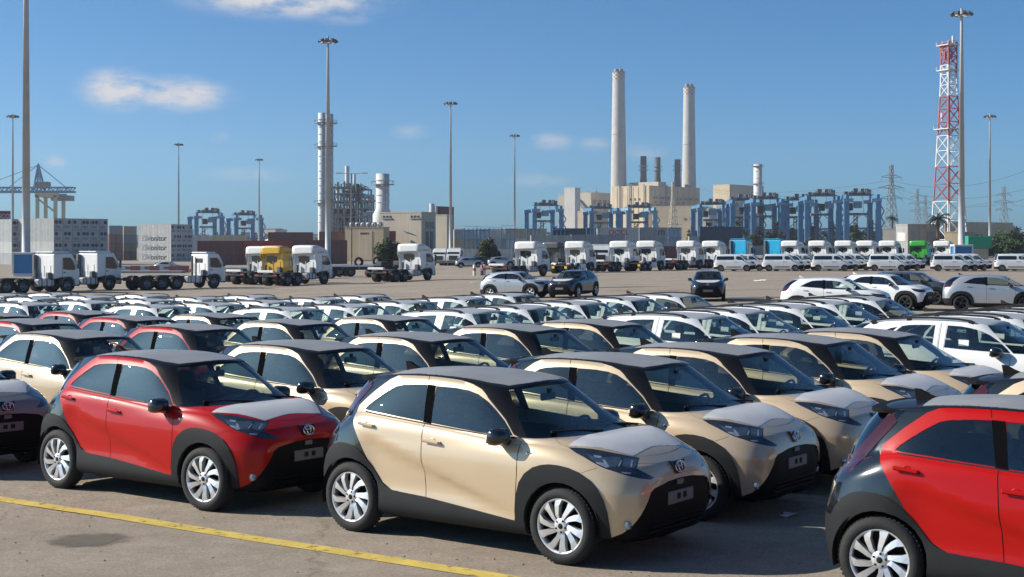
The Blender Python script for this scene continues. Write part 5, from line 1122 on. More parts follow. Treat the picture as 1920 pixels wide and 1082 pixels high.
def container(x, y, z, ang, col, label, L_=12.19, reefer=False, doors=False, text=None, group='shipping containers in the stacks'):
    root = empty('shipping_container', (x, y, z), ang); b = link('corrugated_box', cont_mesh(col, L_), root); X = L_ / 2
    if reefer:
        if 'fan' not in FITM:
            m = MB(); m.lathe([(0, .0), (.40, .0), (.44, .03), (.47, .0)], axis='x', n=14); FITM['fan'] = m.mesh('fan', 'fan_dark')
            m = MB(); m.box(0, .03, -1.1, 1.1, .25, 2.55); FITM['unit'] = m.mesh('cooling_unit', 'steel_pale'); m = MB(); m.box(0, .03, -.9, .55, .4, 1.0); FITM['grilled'] = m.mesh('compressor_bay', 'steel_steel')
        u = link('cooling_unit', FITM['unit'], root); u.location = (X, 0, 0); g = link('compressor_bay', FITM['grilled'], u); g.location = (.012, 0, 0)
        for yy in ((-.52, .5), (-.5,), (.48, -.5), (.5,), (-.52, .5))[int(abs(x) * 7 + z * 3) % 5]: f = link('fan', FITM['fan'], root); f.location = (X + .035, yy, 1.85)
    if doors:
        if 'bars' not in FITM:
            m = MB()
            for yy in (-.75, -.3, .3, .75): m.tube((.05, yy, .12), (.05, yy, 2.6), .03, n=5)
            m.box(.0, .012, -.012, .012, .14, 2.6); FITM['bars'] = m.mesh('locking_bars', 'galv')
        d = link('locking_bars', FITM['bars'], root); d.location = (X, 0, 0)
    if text:
        for s_, tx, tz, size, mt, face in text:
            cu = bpy.data.curves.new('lettering', 'FONT'); cu.body = s_; cu.size = size; cu.align_x = 'CENTER'; cu.resolution_u = 4; cu.extrude = .004; cu.offset = .03; tmp = bpy.data.objects.new('lettering', cu); COL.objects.link(tmp)
            dg = bpy.context.evaluated_depsgraph_get(); me = bpy.data.meshes.new_from_object(tmp.evaluated_get(dg)); COL.objects.unlink(tmp); bpy.data.objects.remove(tmp)
            me.materials.clear(); me.materials.append(MATS[mt]); o = link('lettering', me, root); o.rotation_euler = (pi / 2, 0, 0 if face < 0 else pi); o.location = (tx, face * 1.232, tz)
    tag(root, label, 'container', group); return root
def stack(px, Y, a, cols, lng, tiers, colf, what, reefer=False, text=None, H_=2.76):
    """corner nearest the camera at px; ends face right, long sides face left"""
    p = at(px, Y); e = Vector((cos(a), sin(a))); l = Vector((-sin(a), cos(a)))
    for t in range(tiers):
        for c in range(cols):
            for k in range(lng):
                if t < tiers - 1 and c > 0 and k > 0: continue              # wholly enclosed by its neighbours
                q = Vector((p.x, p.y)) + e * (1.24 + c * 2.5) + l * (6.2 + k * 12.6); col = colf(t, c, k)
                if col is None: continue
                # local +x end faces the camera: heading = -l
                tier = ('bottom', 'second', 'third', 'top')[t if t < tiers - 1 or tiers < 4 else 3] if tiers > 1 else 'only'
                lb = '%s %s tier container of %s, %s column%s' % (col, tier, what, ORD[c], '' if k == 0 else ', behind')
                container(q.x, q.y, p.z + t * H_, atan2(-l.y, -l.x), col, lb, 12.19, reefer, not reefer, text if (c == 0 and k == 0 and text and t < 3) else None)
r_ = random.Random(4)
stack(101, 343, radians(50), 6, 2, 4, lambda t, c, k: ('pale', 'grey', 'pale', 'grey', 'grey')[(t * 2 + c + k) % 5], 'the refrigerated stack left of the lamp mast', True)
stack(22, 352, radians(40), 1, 1, 4, lambda t, c, k: ('grey', 'pale', 'grey', 'grey')[t], 'the grey stack at the left edge', True)
stack(24, 375, radians(40), 2, 2, 5, lambda t, c, k: ('grey', 'navy', 'grey', 'white', 'red')[t] if t < 4 else None, 'the block behind the left edge')
p_ = at(16, 392); container(p_.x - 6, p_.y, p_.z + 11.4, radians(25), 'red', 'bright red container with white letters on top at the left edge', text=[('COSCO', 3.3, .8, 1.5, 'ink_white', -1)])
stack(321, 425, radians(64), 4, 1, 4, lambda t, c, k: 'white', 'the stencilled white stack', True, [('onitor', 1.5, .62, 2.3, 'ink', -1), ('ZIM', -3.1, .62, 2.3, 'ink_grey', -1)])
stack(232, 470, radians(48), 2, 1, 4, lambda t, c, k: ('maroon', 'olive', 'steel', 'beige')[t], 'the coloured stack between the two white stacks'); stack(205, 455, radians(48), 2, 1, 4, lambda t, c, k: ('brown', 'maroon', 'brown', 'steel')[t], 'the dark stack right of the refrigerated stack')
def row(pxs, Y, py_top, cols, what, a=0., L_=12.19, text=None):
    for k, px in enumerate(pxs):
        p = at(px, Y); z = CAMH + (HOR - py_top) / FPX * Y - 2.74; n = max(1, int(round((z - p.z) / 2.76)) + 1)
        for t in range(n): container(p.x, p.y, p.z + t * 2.76, a, cols[(k + t * 2) % len(cols)] if t < n - 1 else cols[k % len(cols)], '%s container %s%s, %s' % (cols[(k + t * 2) % len(cols)] if t < n - 1 else cols[k % len(cols)], what, ', %s from left' % ORD[k % 8] if len(pxs) > 1 else '', ('top', 'second from top', 'third from top', 'bottom', 'lowest')[n - 1 - t]), L_, False, True, text if t == n - 1 and text and k == 0 else None)
row((422, 510, 600), 330, 452, ('maroon', 'red', 'maroon'), 'behind the yellow lorry', .12); row((545, 640, 700), 400, 440, ('maroon', 'brown', 'red'), 'in front of the pipe structure', .12)
row((370, 430), 520, 437, ('pale', 'beige'), 'below the left gantry cranes', .1)
row((870, 905), 300, 462, ('pale', 'white'), 'behind the tree right of the beige hall', .2); row((890, 935, 985), 420, 430, ('pale', 'white', 'beige'), 'beyond the second tree', .15)
row((1072,), 430, 432, ('navy',), 'left of the pale lettered one', .05); row((1158,), 425, 428, ('pale',), 'with red letters under the middle gantry crane', .05, text=[('OOCL', 0.2, .65, 2.1, 'ink_red', -1)]); row((1236,), 430, 428, ('grey',), 'with a dark sign right of the red lettered one', .05, text=[('m', 0.5, .6, 2.8, 'ink', -1)])
row((1150, 1215, 1280), 330, 452, ('orange', 'steel', 'maroon'), 'behind the white tractor units', .08); row((1350,), 420, 424, ('navy',), 'above the cyan cabs', .05); row((1120, 1045), 330, 446, ('steel', 'grey'), 'behind the left tractor unit', .08)
row((1330, 1400, 1480, 1560, 1640), 420, 452, ('grey', 'steel', 'pale', 'steel', 'grey'), 'behind the far cabs', .06)
# --- rubber tyred gantry cranes
mat('crane_blue', (.075, .22, .39), rough=.45, var=.1, vs=.4, streak=.15); mat('crane_pale', (.22, .36, .48), rough=.5, var=.1, vs=.4, streak=.1); mat('machinery', (.16, .17, .175), rough=.6, var=.3, vs=1.2); mat('machine_dark', (.035, .037, .042), rough=.6); mat('crane_yellow', (.50, .45, .22), rough=.5, streak=.15)
def make_rtg(H_=22., blue='crane_blue'):
    root = empty('gantry_crane'); sp, wb = 22., 5.6                     # span along y, wheel base along x
    for y in (0, sp):
        for x in (-wb, wb):
            m = MB(); m.box(x - .95, x + .95, y - .8, y + .8, 1.6, H_ - 1.2, .05); m.build('leg', blue, root)
            m = MB(); m.box(x - 1.6, x + 1.6, y - .5, y + .5, .5, 1.7, .1); b = m.build('bogie', blue, root)
            for dx in (-.9, .9): t = MB(); t.lathe([(.3, -.3), (.75, -.3), (.8, -.2), (.8, .2), (.75, .3), (.3, .3)], c=(x + dx, y, .8), axis='y', n=14); t.build('tyre', 'tyre', b)
        m = MB(); m.box(-wb - .4, wb + .4, y - .45, y + .45, 2.0, 3.2, .05); m.build('sill_beam', blue, root)
        m = MB(); m.box(-wb - 1.2, -wb + 2.4, y - .55, y + .55, H_ - 1.6, H_ - .1, .05); m.build('end_beam', 'crane_pale', root); m = MB(); m.box(wb - 2.4, wb + 1.2, y - .55, y + .55, H_ - 1.6, H_ - .1, .05); m.build('end_beam', 'crane_pale', root)
        for a, b in (((-wb, 3.2), (0, H_ * .45)), ((wb, 3.2), (0, H_ * .45))): m = MB(); m.bar((a[0], y, a[1]), (b[0], y, b[1]), .35); m.build('brace', 'crane_pale', root)
        m = MB(); m.box(-wb, wb, y - .3, y + .3, H_ * .44, H_ * .44 + .5); m.build('tie_beam', blue, root)
    for x, top in ((-wb + 3.1, .72), (wb - 2.6, .6)):
        m = MB(); n = 9; h0, h1 = 3.2, H_ * top
        for dx in (-.6, .6): m.box(x + dx - .14, x + dx + .14, -1.0, -.7, h0, h1)
        for q in range(n): z = h0 + (h1 - h0) * q / n; m.bar((x - .6, -.85, z), (x + .6, -.85, z + (h1 - h0) / n), .2); m.box(x - .6, x + .6, -.95, -.75, z, z + .25)
        m.build('cable_tower', 'machine_dark', root)
    for sg in (-1, 1): m = MB(); m.bar((sg * wb, 0, H_ * .46), (0, 0, H_ * .72), .3); m.build('upper_brace', 'crane_pale', root)
    for x in (-wb + .2, wb - .2): m = MB(); m.box(x - .55, x + .55, -1.5, sp + 1.5, H_ - .08, H_ + 1.5, .05); m.build('girder', blue, root)
    yt = 4.
    m = MB(); m.box(-wb, wb, yt - 3, yt + 3, H_ + 1.55, H_ + 1.95); r = random.Random(2)
    for k in range(15): x = r.uniform(-5.2, 3.6); y = yt + r.uniform(-2.6, 1.2); m.box(x, x + r.uniform(.9, 1.9), y, y + 1.4, H_ + 1.95, H_ + r.uniform(2.6, 4.6), .06)
    for k in range(3): m.tube((-3 + 3 * k, yt - 1.5, H_ + 2.6), (-1.2 + 3 * k, yt - 1.5, H_ + 2.6), .65, n=10)
    m.build('trolley', 'machinery', root)
    m = MB()
    for k in range(6): m.bar((-wb + k * 2.2, yt - 3, H_ + 1.9), (-wb + k * 2.2, yt - 3, H_ + 3), .07)
    m.bar((-wb, yt - 3, H_ + 3), (wb, yt - 3, H_ + 3), .07); m.build('railing', 'machinery', root)
    m = MB(); m.box(-2.6, -.3, yt - 2.2, yt + .6, H_ - 4.6, H_ - 1.6, .15); m.build('operator_cab', 'machine_dark', root)
    m = MB(); m.box(.2, 3.0, yt - 1.6, yt + 1.4, H_ - 3.6, H_ - .8, .1); m.build('hoist_house', 'crane_pale', root)
    m = MB(); m.box(-3.8, 3.8, yt - 1.2, yt + 1.2, H_ - 6.6, H_ - 5.6, .1)
    for x in (-2.5, 2.5):
        for y in (-.8, .8): m.tube((x, yt + y, H_ - 5.8), (x * .8, yt + y, H_ + 1.6), .05, n=4)
    m.build('spreader', 'rust', root)
    m = MB(); m.box(-wb + .9, -wb + 2.7, -.6, sp * .18, 2.4, H_ * .55, .1) if False else m.box(-wb + 1.2, -wb + 2.4, -.5, .5, 3.3, H_ * .5, .08); m.build('cable_reel', 'machine_dark', root)
    m = MB()
    for k in range(7):
        z0, z1 = 3 + k * (H_ - 6) / 7, 3 + (k + 1) * (H_ - 6) / 7; x0, x1 = (wb + .9, wb + 2.0) if k % 2 else (wb + 2.0, wb + .9); m.bar((x0, -.4, z0), (x1, -.4, z1), .12, .5)
    m.build('ladder', 'crane_pale', root)
    return root
rtg = {}
for k, (px, top, Y, ang, bl, lb) in enumerate(((392, 391, 640, 20, 'crane_blue', 'blue gantry crane at far left, left of the pair'), (466, 395, 655, 20, 'crane_blue', 'blue gantry crane at far left, right of the pair'), (1027, 376, 600, 8, 'crane_blue', 'blue gantry crane standing alone against the sky near centre'),
    (1134, 381, 610, 4, 'crane_blue', 'blue gantry crane in front of the white tower block'), (1203, 380, 605, 4, 'crane_pale', 'gantry crane in front of the main power station hall'), (1338, 374, 590, 0, 'crane_blue', 'gantry crane right of the power station hall'), (1400, 364, 575, -1, 'crane_blue', 'gantry crane in front of the thin white stack'),
    (1440, 362, 560, -2, 'crane_blue', 'blue gantry crane just right of the thin white stack'), (1503, 364, 560, -4, 'crane_blue', 'blue gantry crane, third from the right'), (1543, 356, 525, -5, 'crane_blue', 'tall blue gantry crane, second from the right'), (1617, 353, 520, -6, 'crane_blue', 'rightmost tall blue gantry crane'))):
    if bl not in rtg: o = rtg[bl] = make_rtg(22., bl)
    else: o = copy_tree(rtg[bl])
    dy = (0, 9, 3, 12, 5, 1, 10, 4, 7, 2, 11)[k]
    for ch in o.children:
        if ch.name.split('.')[0] in ('trolley', 'railing', 'operator_cab', 'hoist_house', 'spreader'): ch.location.y = dy; ch.location.x = 1.6 * sin(k * 2.3) if ch.name[0] in 'oh' else 0
    p = at(px, Y); o.location = p; o.rotation_euler = (0, 0, radians(ang)); o.scale = (1, 1, (CAMH + (HOR - top) / FPX * Y - p.z) / 26.); tag(o, lb, 'crane', 'blue gantry cranes in the container yard')
def ship_crane():
    p = at(86, 900); r0 = empty('quay_crane', (p.x, p.y, 0)); Z = lambda py: CAMH + (HOR - py) / FPX * 900; X = lambda px: (px - 86) / FPX * 900
    for px in (70, 104):
        for y in (0, 16): m = MB(); m.box(X(px) - 1, X(px) + 1, y - 1, y + 1, 0, Z(366), .1); m.build('leg', 'crane_yellow', r0)
    m = MB(); m.bar((X(70), 0, Z(372)), (X(104), 0, Z(398)), 1.0); m.build('brace', 'crane_yellow', r0)
    for y in (0, 16): m = MB(); m.box(X(66), X(110), y - 1, y + 1, Z(370), Z(362)); m.build('portal_beam', 'crane_yellow', r0)
    for y in (5, 11):
        m = MB(); m.box(X(-60), X(132), y - .5, y + .5, Z(361), Z(357)); m.box(X(-60), X(132), y - .4, y + .4, Z(352), Z(349.5))
        for k in range(24): a, b = -60 + 8 * k, -60 + 8 * k + 8; m.bar((X(a), y, Z(359 if k % 2 else 351)), (X(b), y, Z(351 if k % 2 else 359)), .5)
        m.build('boom', 'crane_blue', r0)
    m = MB(); m.box(X(92), X(128), 3, 13, Z(376), Z(366), .2); m.box(X(60), X(84), 4, 12, Z(352), Z(340), .2); m.build('machinery_house', 'machinery', r0)
    m = MB()
    for y in (4, 12): m.bar((X(58), y, Z(360)), (X(64), 8, Z(306)), .9); m.bar((X(74), y, Z(360)), (X(64), 8, Z(306)), .9)
    m.build('mast_frame', 'crane_blue', r0); m = MB()
    for b in (-50, 5, 118): m.tube((X(64), 8, Z(308)), (X(b), 8, Z(352)), .25, n=4)
    m.build('stay_cable', 'machinery', r0); tag(r0, 'far ship to shore crane with yellow legs and blue boom', 'crane')
ship_crane()
# ------------------------------------------------------------------ power station and skyline
for n_, c_ in (('wall_cream', (.60, .485, .325)), ('wall_beige', (.50, .44, .345)), ('wall_sand', (.53, .42, .265)), ('wall_white', (.62, .60, .56)), ('wall_grey', (.34, .34, .33)), ('wall_brown', (.14, .085, .06)), ('conc_stack', (.50, .475, .44)), ('stack_steel', (.68, .68, .66)), ('wall_dim', (.22, .21, .20))): mat(n_, c_, rough=.8, var=.1, vs=.15, streak=.16)
mat('stack_red', (.36, .20, .15), rough=.7, var=.1, vs=.3); mat('dark_steel', (.065, .072, .078), rough=.55, var=.25, vs=.4, streak=.2); mat('brown_steel', (.10, .06, .05), rough=.6, var=.25, vs=.4); mat('window_dark', (.03, .035, .04), rough=.2, coat=.5); mat('pipe_grey', (.26, .27, .27), rough=.5, metal=.2, var=.2, vs=.5)
mat('mast_red', (.36, .085, .085), rough=.5, var=.08); mat('mast_white', (.62, .615, .60), rough=.5, var=.08)
def corner_block(name, pl, pc, pr, Y, top, al, wall, label, base=None, roof='wall_grey', cat='building', parapet=.6):
    """box with its near vertical edge at column pc, its ends at pl and pr"""
    xc = (pc - 960) / FPX * Y; a = radians(al); ql, qr = (pl - 960) / FPX, (pr - 960) / FPX
    L1 = (xc - ql * Y) / (cos(a) + ql * sin(a)); L2 = (qr * Y - xc) / (sin(a) - qr * cos(a)) if pr > pc else 8.
    H_ = CAMH + (HOR - top) / FPX * Y; z0 = -3. if base is None else CAMH + (HOR - base) / FPX * Y
    # local frame: +x along the left face away from the corner, +y along the right face
    root = empty(name, (xc, Y, 0)); root.rotation_euler = (0, 0, pi - a)
    m = MB(); m.box(0, L1, -L2, 0, z0, H_); m.build('wall', wall, root)
    m = MB(); w = .5
    m.box(-.08, L1 + .08, -.42, .08, H_ + .004, H_ + parapet); m.box(-.08, L1 + .08, -L2 - .08, -L2 + .42, H_ + .004, H_ + parapet); m.box(-.08, .42, -L2 + .43, -.43, H_ + .004, H_ + parapet); m.box(L1 - .42, L1 + .08, -L2 + .43, -.43, H_ + .004, H_ + parapet); m.build('parapet', wall, root)
    tag(root, label, cat, None); return root, L1, L2, H_, z0
def wins(root, face, L_, specs, m='window_dark', name='window'):
    """specs: (u0, u1, z0, z1) with u along the face from the near corner"""
    for u0, u1, z0, z1 in specs:
        mb = MB()
        if face == 'l': mb.box(u0, u1, -.02, .10, z0, z1)
        else: mb.box(-.10, .02, -u1, -u0, z0, z1)
        w = mb.build(name, m, root); sl = MB(); t = .25
        if face == 'l': sl.box(u0 - t, u1 + t, .01, .3, z0 - t * 1.2, z0 - .02)
        else: sl.box(-.3, -.01, -u1 - t, -u0 + t, z0 - t * 1.2, z0 - .02)
        if name == 'window': sl.build('sill', 'wall_grey', w)
Y0 = 1250
zz = lambda py, Y=Y0: CAMH + (HOR - py) / FPX * Y
r, L1, L2, H_, z0 = corner_block('power_hall', 1147, 1217, 1312, Y0, 349, 42, 'wall_cream', 'large cream power station hall under the two tall chimneys')
wins(r, 'l', L1, [(L1 * .28 + k * 4.6 - 2, L1 * .28 + k * 4.6, zz(375), zz(371)) for k in range(3)]); wins(r, 'r', L2, [(L2 * .08 + k * L2 * .115, L2 * .08 + k * L2 * .115 + L2 * .085, zz(372), zz(368)) for k in range(8)]); wins(r, 'r', L2, [(L2 * .1 + k * L2 * .11, L2 * .1 + k * L2 * .11 + 3, zz(380), zz(377)) for k in range(6)])
wins(r, 'r', L2, [(1, L2 - 1, zz(386), zz(383))], 'wall_dim', 'cornice_band')
for k in range(1, 7): m = MB(); m.box(L1 * k / 7 - .25, L1 * k / 7 + .25, .01, .35, z0, H_ - .5); m.build('pilaster', 'wall_cream', r)
for k in range(1, 9): m = MB(); m.box(-.35, -.01, -L2 * k / 9 - .25, -L2 * k / 9 + .25, z0, H_ - .5); m.build('pilaster', 'wall_cream', r)
for k, u in enumerate((.12, .5, .78)): m = MB(); m.tube((L1 * u, .9, 4), (L1 * u, .9, H_ + 2 + k), .45, n=8); m.build('down_pipe', 'pipe_grey', r)
m = MB(); m.box(-.9, -.4, -L2 * .33 - 1, -L2 * .33 + 1, 3, H_ + 1.5); m.build('ladder_cage', 'pipe_grey', r); m = MB(); m.box(4, L1 - 4, -L2 * .4, -L2 * .25, H_, H_ + 4.5, .3); m.build('roof_monitor', 'wall_beige', r)
r, L1, L2, H_, z0 = corner_block('annex_hall', 1222, 1308, 1340, 1185, 387, 18, 'wall_sand', 'low cream annex in front of the power station hall'); wins(r, 'l', L1, [(L1 * .1 + k * 5, L1 * .1 + k * 5 + 2.5, zz(412, 1185), zz(409, 1185)) for k in range(2)]); wins(r, 'l', L1, [(1, L1 * .9, zz(406, 1185), zz(405, 1185))], 'wall_beige', 'string_course')
r, L1, L2, H_, z0 = corner_block('lift_tower', 1058, 1078, 1088, 1150, 353, 30, 'wall_white', 'pale slab tower left of the power station hall'); corner_block('lift_tower', 1046, 1062, 1070, 1200, 366, 30, 'wall_beige', 'low beige tower half hidden left of the pale slab tower')
r, L1, L2, H_, z0 = corner_block('boiler_house', 1080, 1108, 1150, 1300, 362, 38, 'wall_beige', 'grey boiler house with sloping conveyor between tower and hall'); wins(r, 'r', L2, [(2 + k * L2 * .24, 2 + k * L2 * .24 + L2 * .18, zz(392, 1300), zz(374, 1300)) for k in range(4)], 'wall_dim', 'recess')
m = MB(); m.bar((L1 * .9, 1.5, zz(372, 1300)), (2, 1.5, zz(398, 1300)), 3.5, 3); m.build('conveyor', 'wall_dim', r)
corner_block('pump_house', 1083, 1112, 1136, 1100, 397, 30, 'wall_cream', 'small cream block in front of the boiler house'); r, L1, L2, H_, z0 = corner_block('turbine_hall', 1337, 1368, 1432, 1250, 347, 42, 'wall_cream', 'cream hall behind the gantry cranes right of the chimneys'); corner_block('turbine_hall', 1300, 1330, 1425, 1150, 392, 30, 'wall_grey', 'long grey low hall behind the right gantry cranes')
def roof_clutter(px0, px1, Y, py, n, seed, label):
    p = at((px0 + px1) / 2, Y); rt = empty('roof_plant', (p.x, p.y, 0)); rr2 = random.Random(seed); w = (px1 - px0) / FPX * Y / 2
    for k in range(n):
        x = rr2.uniform(-w, w); s_ = rr2.uniform(1.2, 3.5); z = CAMH + (HOR - py) / FPX * Y; m = MB()
        if k % 3: m.box(x, x + s_, 2 + k, 2 + k + s_, z - 3, z + s_ * rr2.uniform(.4, .9), .1); m.build('housing', 'wall_grey' if k % 2 else 'dark_steel', rt)
        else: m.tube((x, 3 + k, z - 3), (x, 3 + k, z + s_ * 1.3), .35, n=6); m.build('vent_pipe', 'pipe_grey', rt)
    tag(rt, label, 'roof plant')
roof_clutter(1165, 1215, 1275, 349, 7, 3, 'tanks and vents on the left of the power hall roof'); roof_clutter(1225, 1300, 1300, 351, 10, 5, 'ducts and housings between dark stacks on the power hall roof'); roof_clutter(1085, 1140, 1320, 362, 8, 7, 'vents and housings on boiler house roof')
def chimney(px, top, Y, wt, wb, label, base=470):
    p = at(px, Y); k = Y / FPX; H_ = CAMH + (HOR - top) * k; r0, r1 = wb * k / 2, wt * k / 2; rt = empty('chimney', (p.x, p.y, -3)); H_ += 3
    zc = H_ - 20 * k; m = MB(); n = 28; q = lambda z: r0 + (r1 - r0) * min(1, z / zc) ** .85
    m.lathe([(q(z), z) for z in [zc * t / 10 for t in range(11)]], n=n); m.build('shaft', 'conc_stack', rt)
    m = MB(); zs = [zc + (13 * k) * t / 4 for t in range(5)]; rad = r1 * 1.02                                   # painted squares round the crown
    for i in range(4):
        for s_ in range(n):
            a, b = 2 * pi * s_ / n, 2 * pi * (s_ + 1) / n; m.cur = (i + s_ // 2) % 2
            m.add([(rad * cos(a), rad * sin(a), zs[i]), (rad * cos(b), rad * sin(b), zs[i]), (rad * cos(b), rad * sin(b), zs[i + 1]), (rad * cos(a), rad * sin(a), zs[i + 1])], [(0, 1, 2, 3)])
    m.build('painted_band', ['wall_white', 'stack_red'], rt)
    m = MB(); z1 = zc + 13 * k; m.lathe([(r1 * 1.02, z1), (r1 * 1.06, z1 + .3), (r1 * 1.06, z1 + .9), (r1 * .9, z1 + .9), (0, z1 + .9)], n=n); m.build('rim', 'wall_dim', rt)
    for a in range(4): m = MB(); m.tube((r1 * .5 * cos(a * pi / 2 + .6), r1 * .5 * sin(a * pi / 2 + .6), z1), (r1 * .5 * cos(a * pi / 2 + .6), r1 * .5 * sin(a * pi / 2 + .6), z1 + 7 * k), r1 * .36, n=12); m.build('flue', 'wall_grey', rt)
    for z in (zc * .36, zc * .68): m = MB(); m.lathe([(q(z) + .02, z), (q(z) + .35, z + .1), (q(z) + .35, z + .5), (q(z) + .02, z + .6)], n=n); m.build('band', 'conc_stack', rt)
    m = MB(); m.box(-.35, .35, -q(zc * .5) - .5, -q(zc * .5) + .2, zc * .66, zc * .70); m.build('inspection_door', 'wall_dim', rt)
    tag(rt, label, 'chimney', 'tall concrete power station chimneys')
chimney(1160, 130, 1290, 23, 35, 'taller concrete chimney with painted squares at the crown, left one'); chimney(1292, 158, 1330, 21, 31, 'concrete chimney with painted squares at crown, right and lower one')
def steel_stack(px, top, bot, Y, w, m_, label, rings=(), flare=None, capring=None, cat='chimney', name='steel_stack'):
    p = at(px, Y); k = Y / FPX; Z = lambda py: CAMH + (HOR - py) * k; r0 = w * k / 2; rt = empty(name, (p.x, p.y, 0)); m = MB()
    pr = [(r0, Z(bot)), (r0, Z(top))] if not flare else [(flare[0] * k / 2, Z(bot)), (flare[0] * k / 2, Z(flare[1])), (r0, Z(flare[2])), (r0, Z(top))]
    m.lathe(pr + [(r0 * .93, Z(top)), (r0 * .93, Z(top) - 2)], n=22); m.build('shell', m_, rt); n = int((bot - top) / 14)
    for i in range(1, n + 1): z = Z(top) - i * 14 * k * .98; m = MB(); rr3 = r0 * 1.015 if (not flare or z > Z(flare[2])) else 0; (m.lathe([(rr3, z), (rr3 + .12, z + .1), (rr3 + .12, z + .35), (rr3, z + .45)], n=22), m.build('hoop', m_, rt)) if rr3 else None
    for py in rings:
        m = MB(); z = Z(py); m.lathe([(r0, z), (r0 + 1.6, z), (r0 + 1.6, z + .25), (r0, z + .25)], n=20)
        for s_ in range(12): a = 2 * pi * s_ / 12; m.bar(((r0 + 1.5) * cos(a), (r0 + 1.5) * sin(a), z), ((r0 + 1.5) * cos(a), (r0 + 1.5) * sin(a), z + 1.3), .1)
        m.path([((r0 + 1.5) * cos(2 * pi * s_ / 16), (r0 + 1.5) * sin(2 * pi * s_ / 16), z + 1.3) for s_ in range(16)], .07, 4, True); m.build('platform', 'pipe_grey', rt)
    m = MB(); m.bar((r0 * .5, -r0 * .9, Z(bot)), (r0 * .5, -r0 * .9, Z(top)), .16); m.build('ladder', 'pipe_grey', rt); tag(rt, label, cat)
steel_stack(1206.5, 293, 352, 1285, 11.5, 'dark_steel', 'dark steel stack on power hall roof, leftmost of three', (313, 320), (15, 350, 330)); steel_stack(1233, 295, 352, 1300, 11, 'dark_steel', 'dark steel stack on power hall roof, middle of three', (313, 320), (14, 350, 330)); steel_stack(1270.5, 299, 352, 1290, 11.5, 'brown_steel', 'brown steel stack on power hall roof, rightmost of three', (313, 320), (14, 350, 330))
steel_stack(1421, 308, 400, 1150, 16, 'stack_steel', 'slim white steel stack behind the right gantry cranes', (312, 345)); steel_stack(603.5, 212, 470, 560, 14, 'stack_steel', 'left one of the twin white steel stacks', (231, 276, 382)); steel_stack(618, 214, 470, 572, 14, 'stack_steel', 'right one of the twin white steel stacks', (232, 275, 380))
steel_stack(717.5, 326, 420, 470, 25, 'stack_steel', 'short fat white steel stack with conical foot', (347,), (37, 403, 391))
def pipe_tower():
    Y = 520; p = at(657, Y); k = Y / FPX; rt = empty('boiler_structure', (p.x, p.y, 0)); X = lambda px: (px - 657) * k; Z = lambda py: CAMH + (HOR - py) * k; rg = random.Random(9)
    m = MB(); m.box(X(622), X(662), 4, 16, -3, Z(392)); m.build('casing', 'wall_brown', rt)
    for px in (622, 634, 646, 658, 668, 680, 692):
        for y in (0, 8, 16): m = MB(); m.box(X(px) - .3, X(px) + .3, y - .3, y + .3, -3, Z(348 if px < 680 else 362) + rg.uniform(-3, 2)); m.build('column', 'pipe_grey', rt)
    for py in (352, 364, 378, 392, 408, 426):
        m = MB(); m.box(X(620), X(694 if py > 370 else 680), -.6, 17, Z(py), Z(py) + .4); m.build('deck', 'pipe_grey', rt); m = MB()
        for s_ in range(15): x = X(620) + (X(694 if py > 370 else 680) - X(620)) * s_ / 14; m.bar((x, -.6, Z(py)), (x, -.6, Z(py) + 1.3), .1)
        m.bar((X(620), -.6, Z(py) + 1.3), (X(694 if py > 370 else 680), -.6, Z(py) + 1.3), .1); m.build('railing', 'pipe_grey', rt)
    for k2 in range(26):
        a = (X(rg.uniform(624, 690)), rg.uniform(-1, 6), Z(rg.uniform(352, 410))); ax = rg.randrange(3); ln = rg.uniform(3, 9); b = [a[0], a[1], a[2]]; b[ax] += ln if ax != 1 else ln * .3; m = MB(); m.tube(a, b, rg.choice((.25, .35, .5, .8)), n=8); m.build('pipe', 'stack_steel' if k2 % 3 else 'dark_steel', rt)
    for k2 in range(9): x, z = X(626 + k2 * 7), Z(rg.uniform(352, 360)); m = MB(); m.path([(x, -.5, z), (x, -.5, z + 1.2), (x + .8, -.5, z + 1.9), (x + 1.8, -.5, z + 1.2), (x + 1.8, -.5, z)], .22, 6); m.build('pipe_bend', 'pipe_grey', rt)
    for k2 in range(10): i = k2 % 5; z0, z1 = Z(424 - (k2 // 5) * 34), Z(424 - (k2 // 5) * 34 - 30); x0, x1 = X(622 + i * 14), X(622 + i * 14 + 14); m = MB(); m.bar((x0, -.3, z0), (x1, -.3, z1), .3); m.build('brace', 'pipe_grey', rt)
    for px in (627, 642): m = MB(); m.prism([(X(px), Z(438)), (X(px + 12), Z(438)), (X(px + 12), Z(402)), (X(px), Z(402))], 3.4, 3.9); m.build('panel_frame', 'mast_white', rt); m = MB(); m.prism([(X(px + 1.5), Z(437)), (X(px + 10.5), Z(437)), (X(px + 10.5), Z(404)), (X(px + 1.5), Z(404))], 3.2, 3.5); m.build('louvre', 'wall_brown', rt)
    m = MB(); m.tube((X(652), 3, Z(352)), (X(652), 3, Z(343)), 1.1, n=12); m.box(X(645), X(659), 2.2, 3.8, Z(348), Z(346.5)); m.build('steam_drum', 'dark_steel', rt)
    tag(rt, 'grey boiler structure of pipes, decks and columns beside the twin stacks', 'boiler structure')
pipe_tower()
r, L1, L2, H_, z0 = corner_block('hall', 712, 790, 817, 400, 399, 26, 'wall_beige', 'plain beige hall with two rows of small square openings', parapet=.3)
k4 = 400 / FPX; Z4 = lambda py: CAMH + (HOR - py) * k4
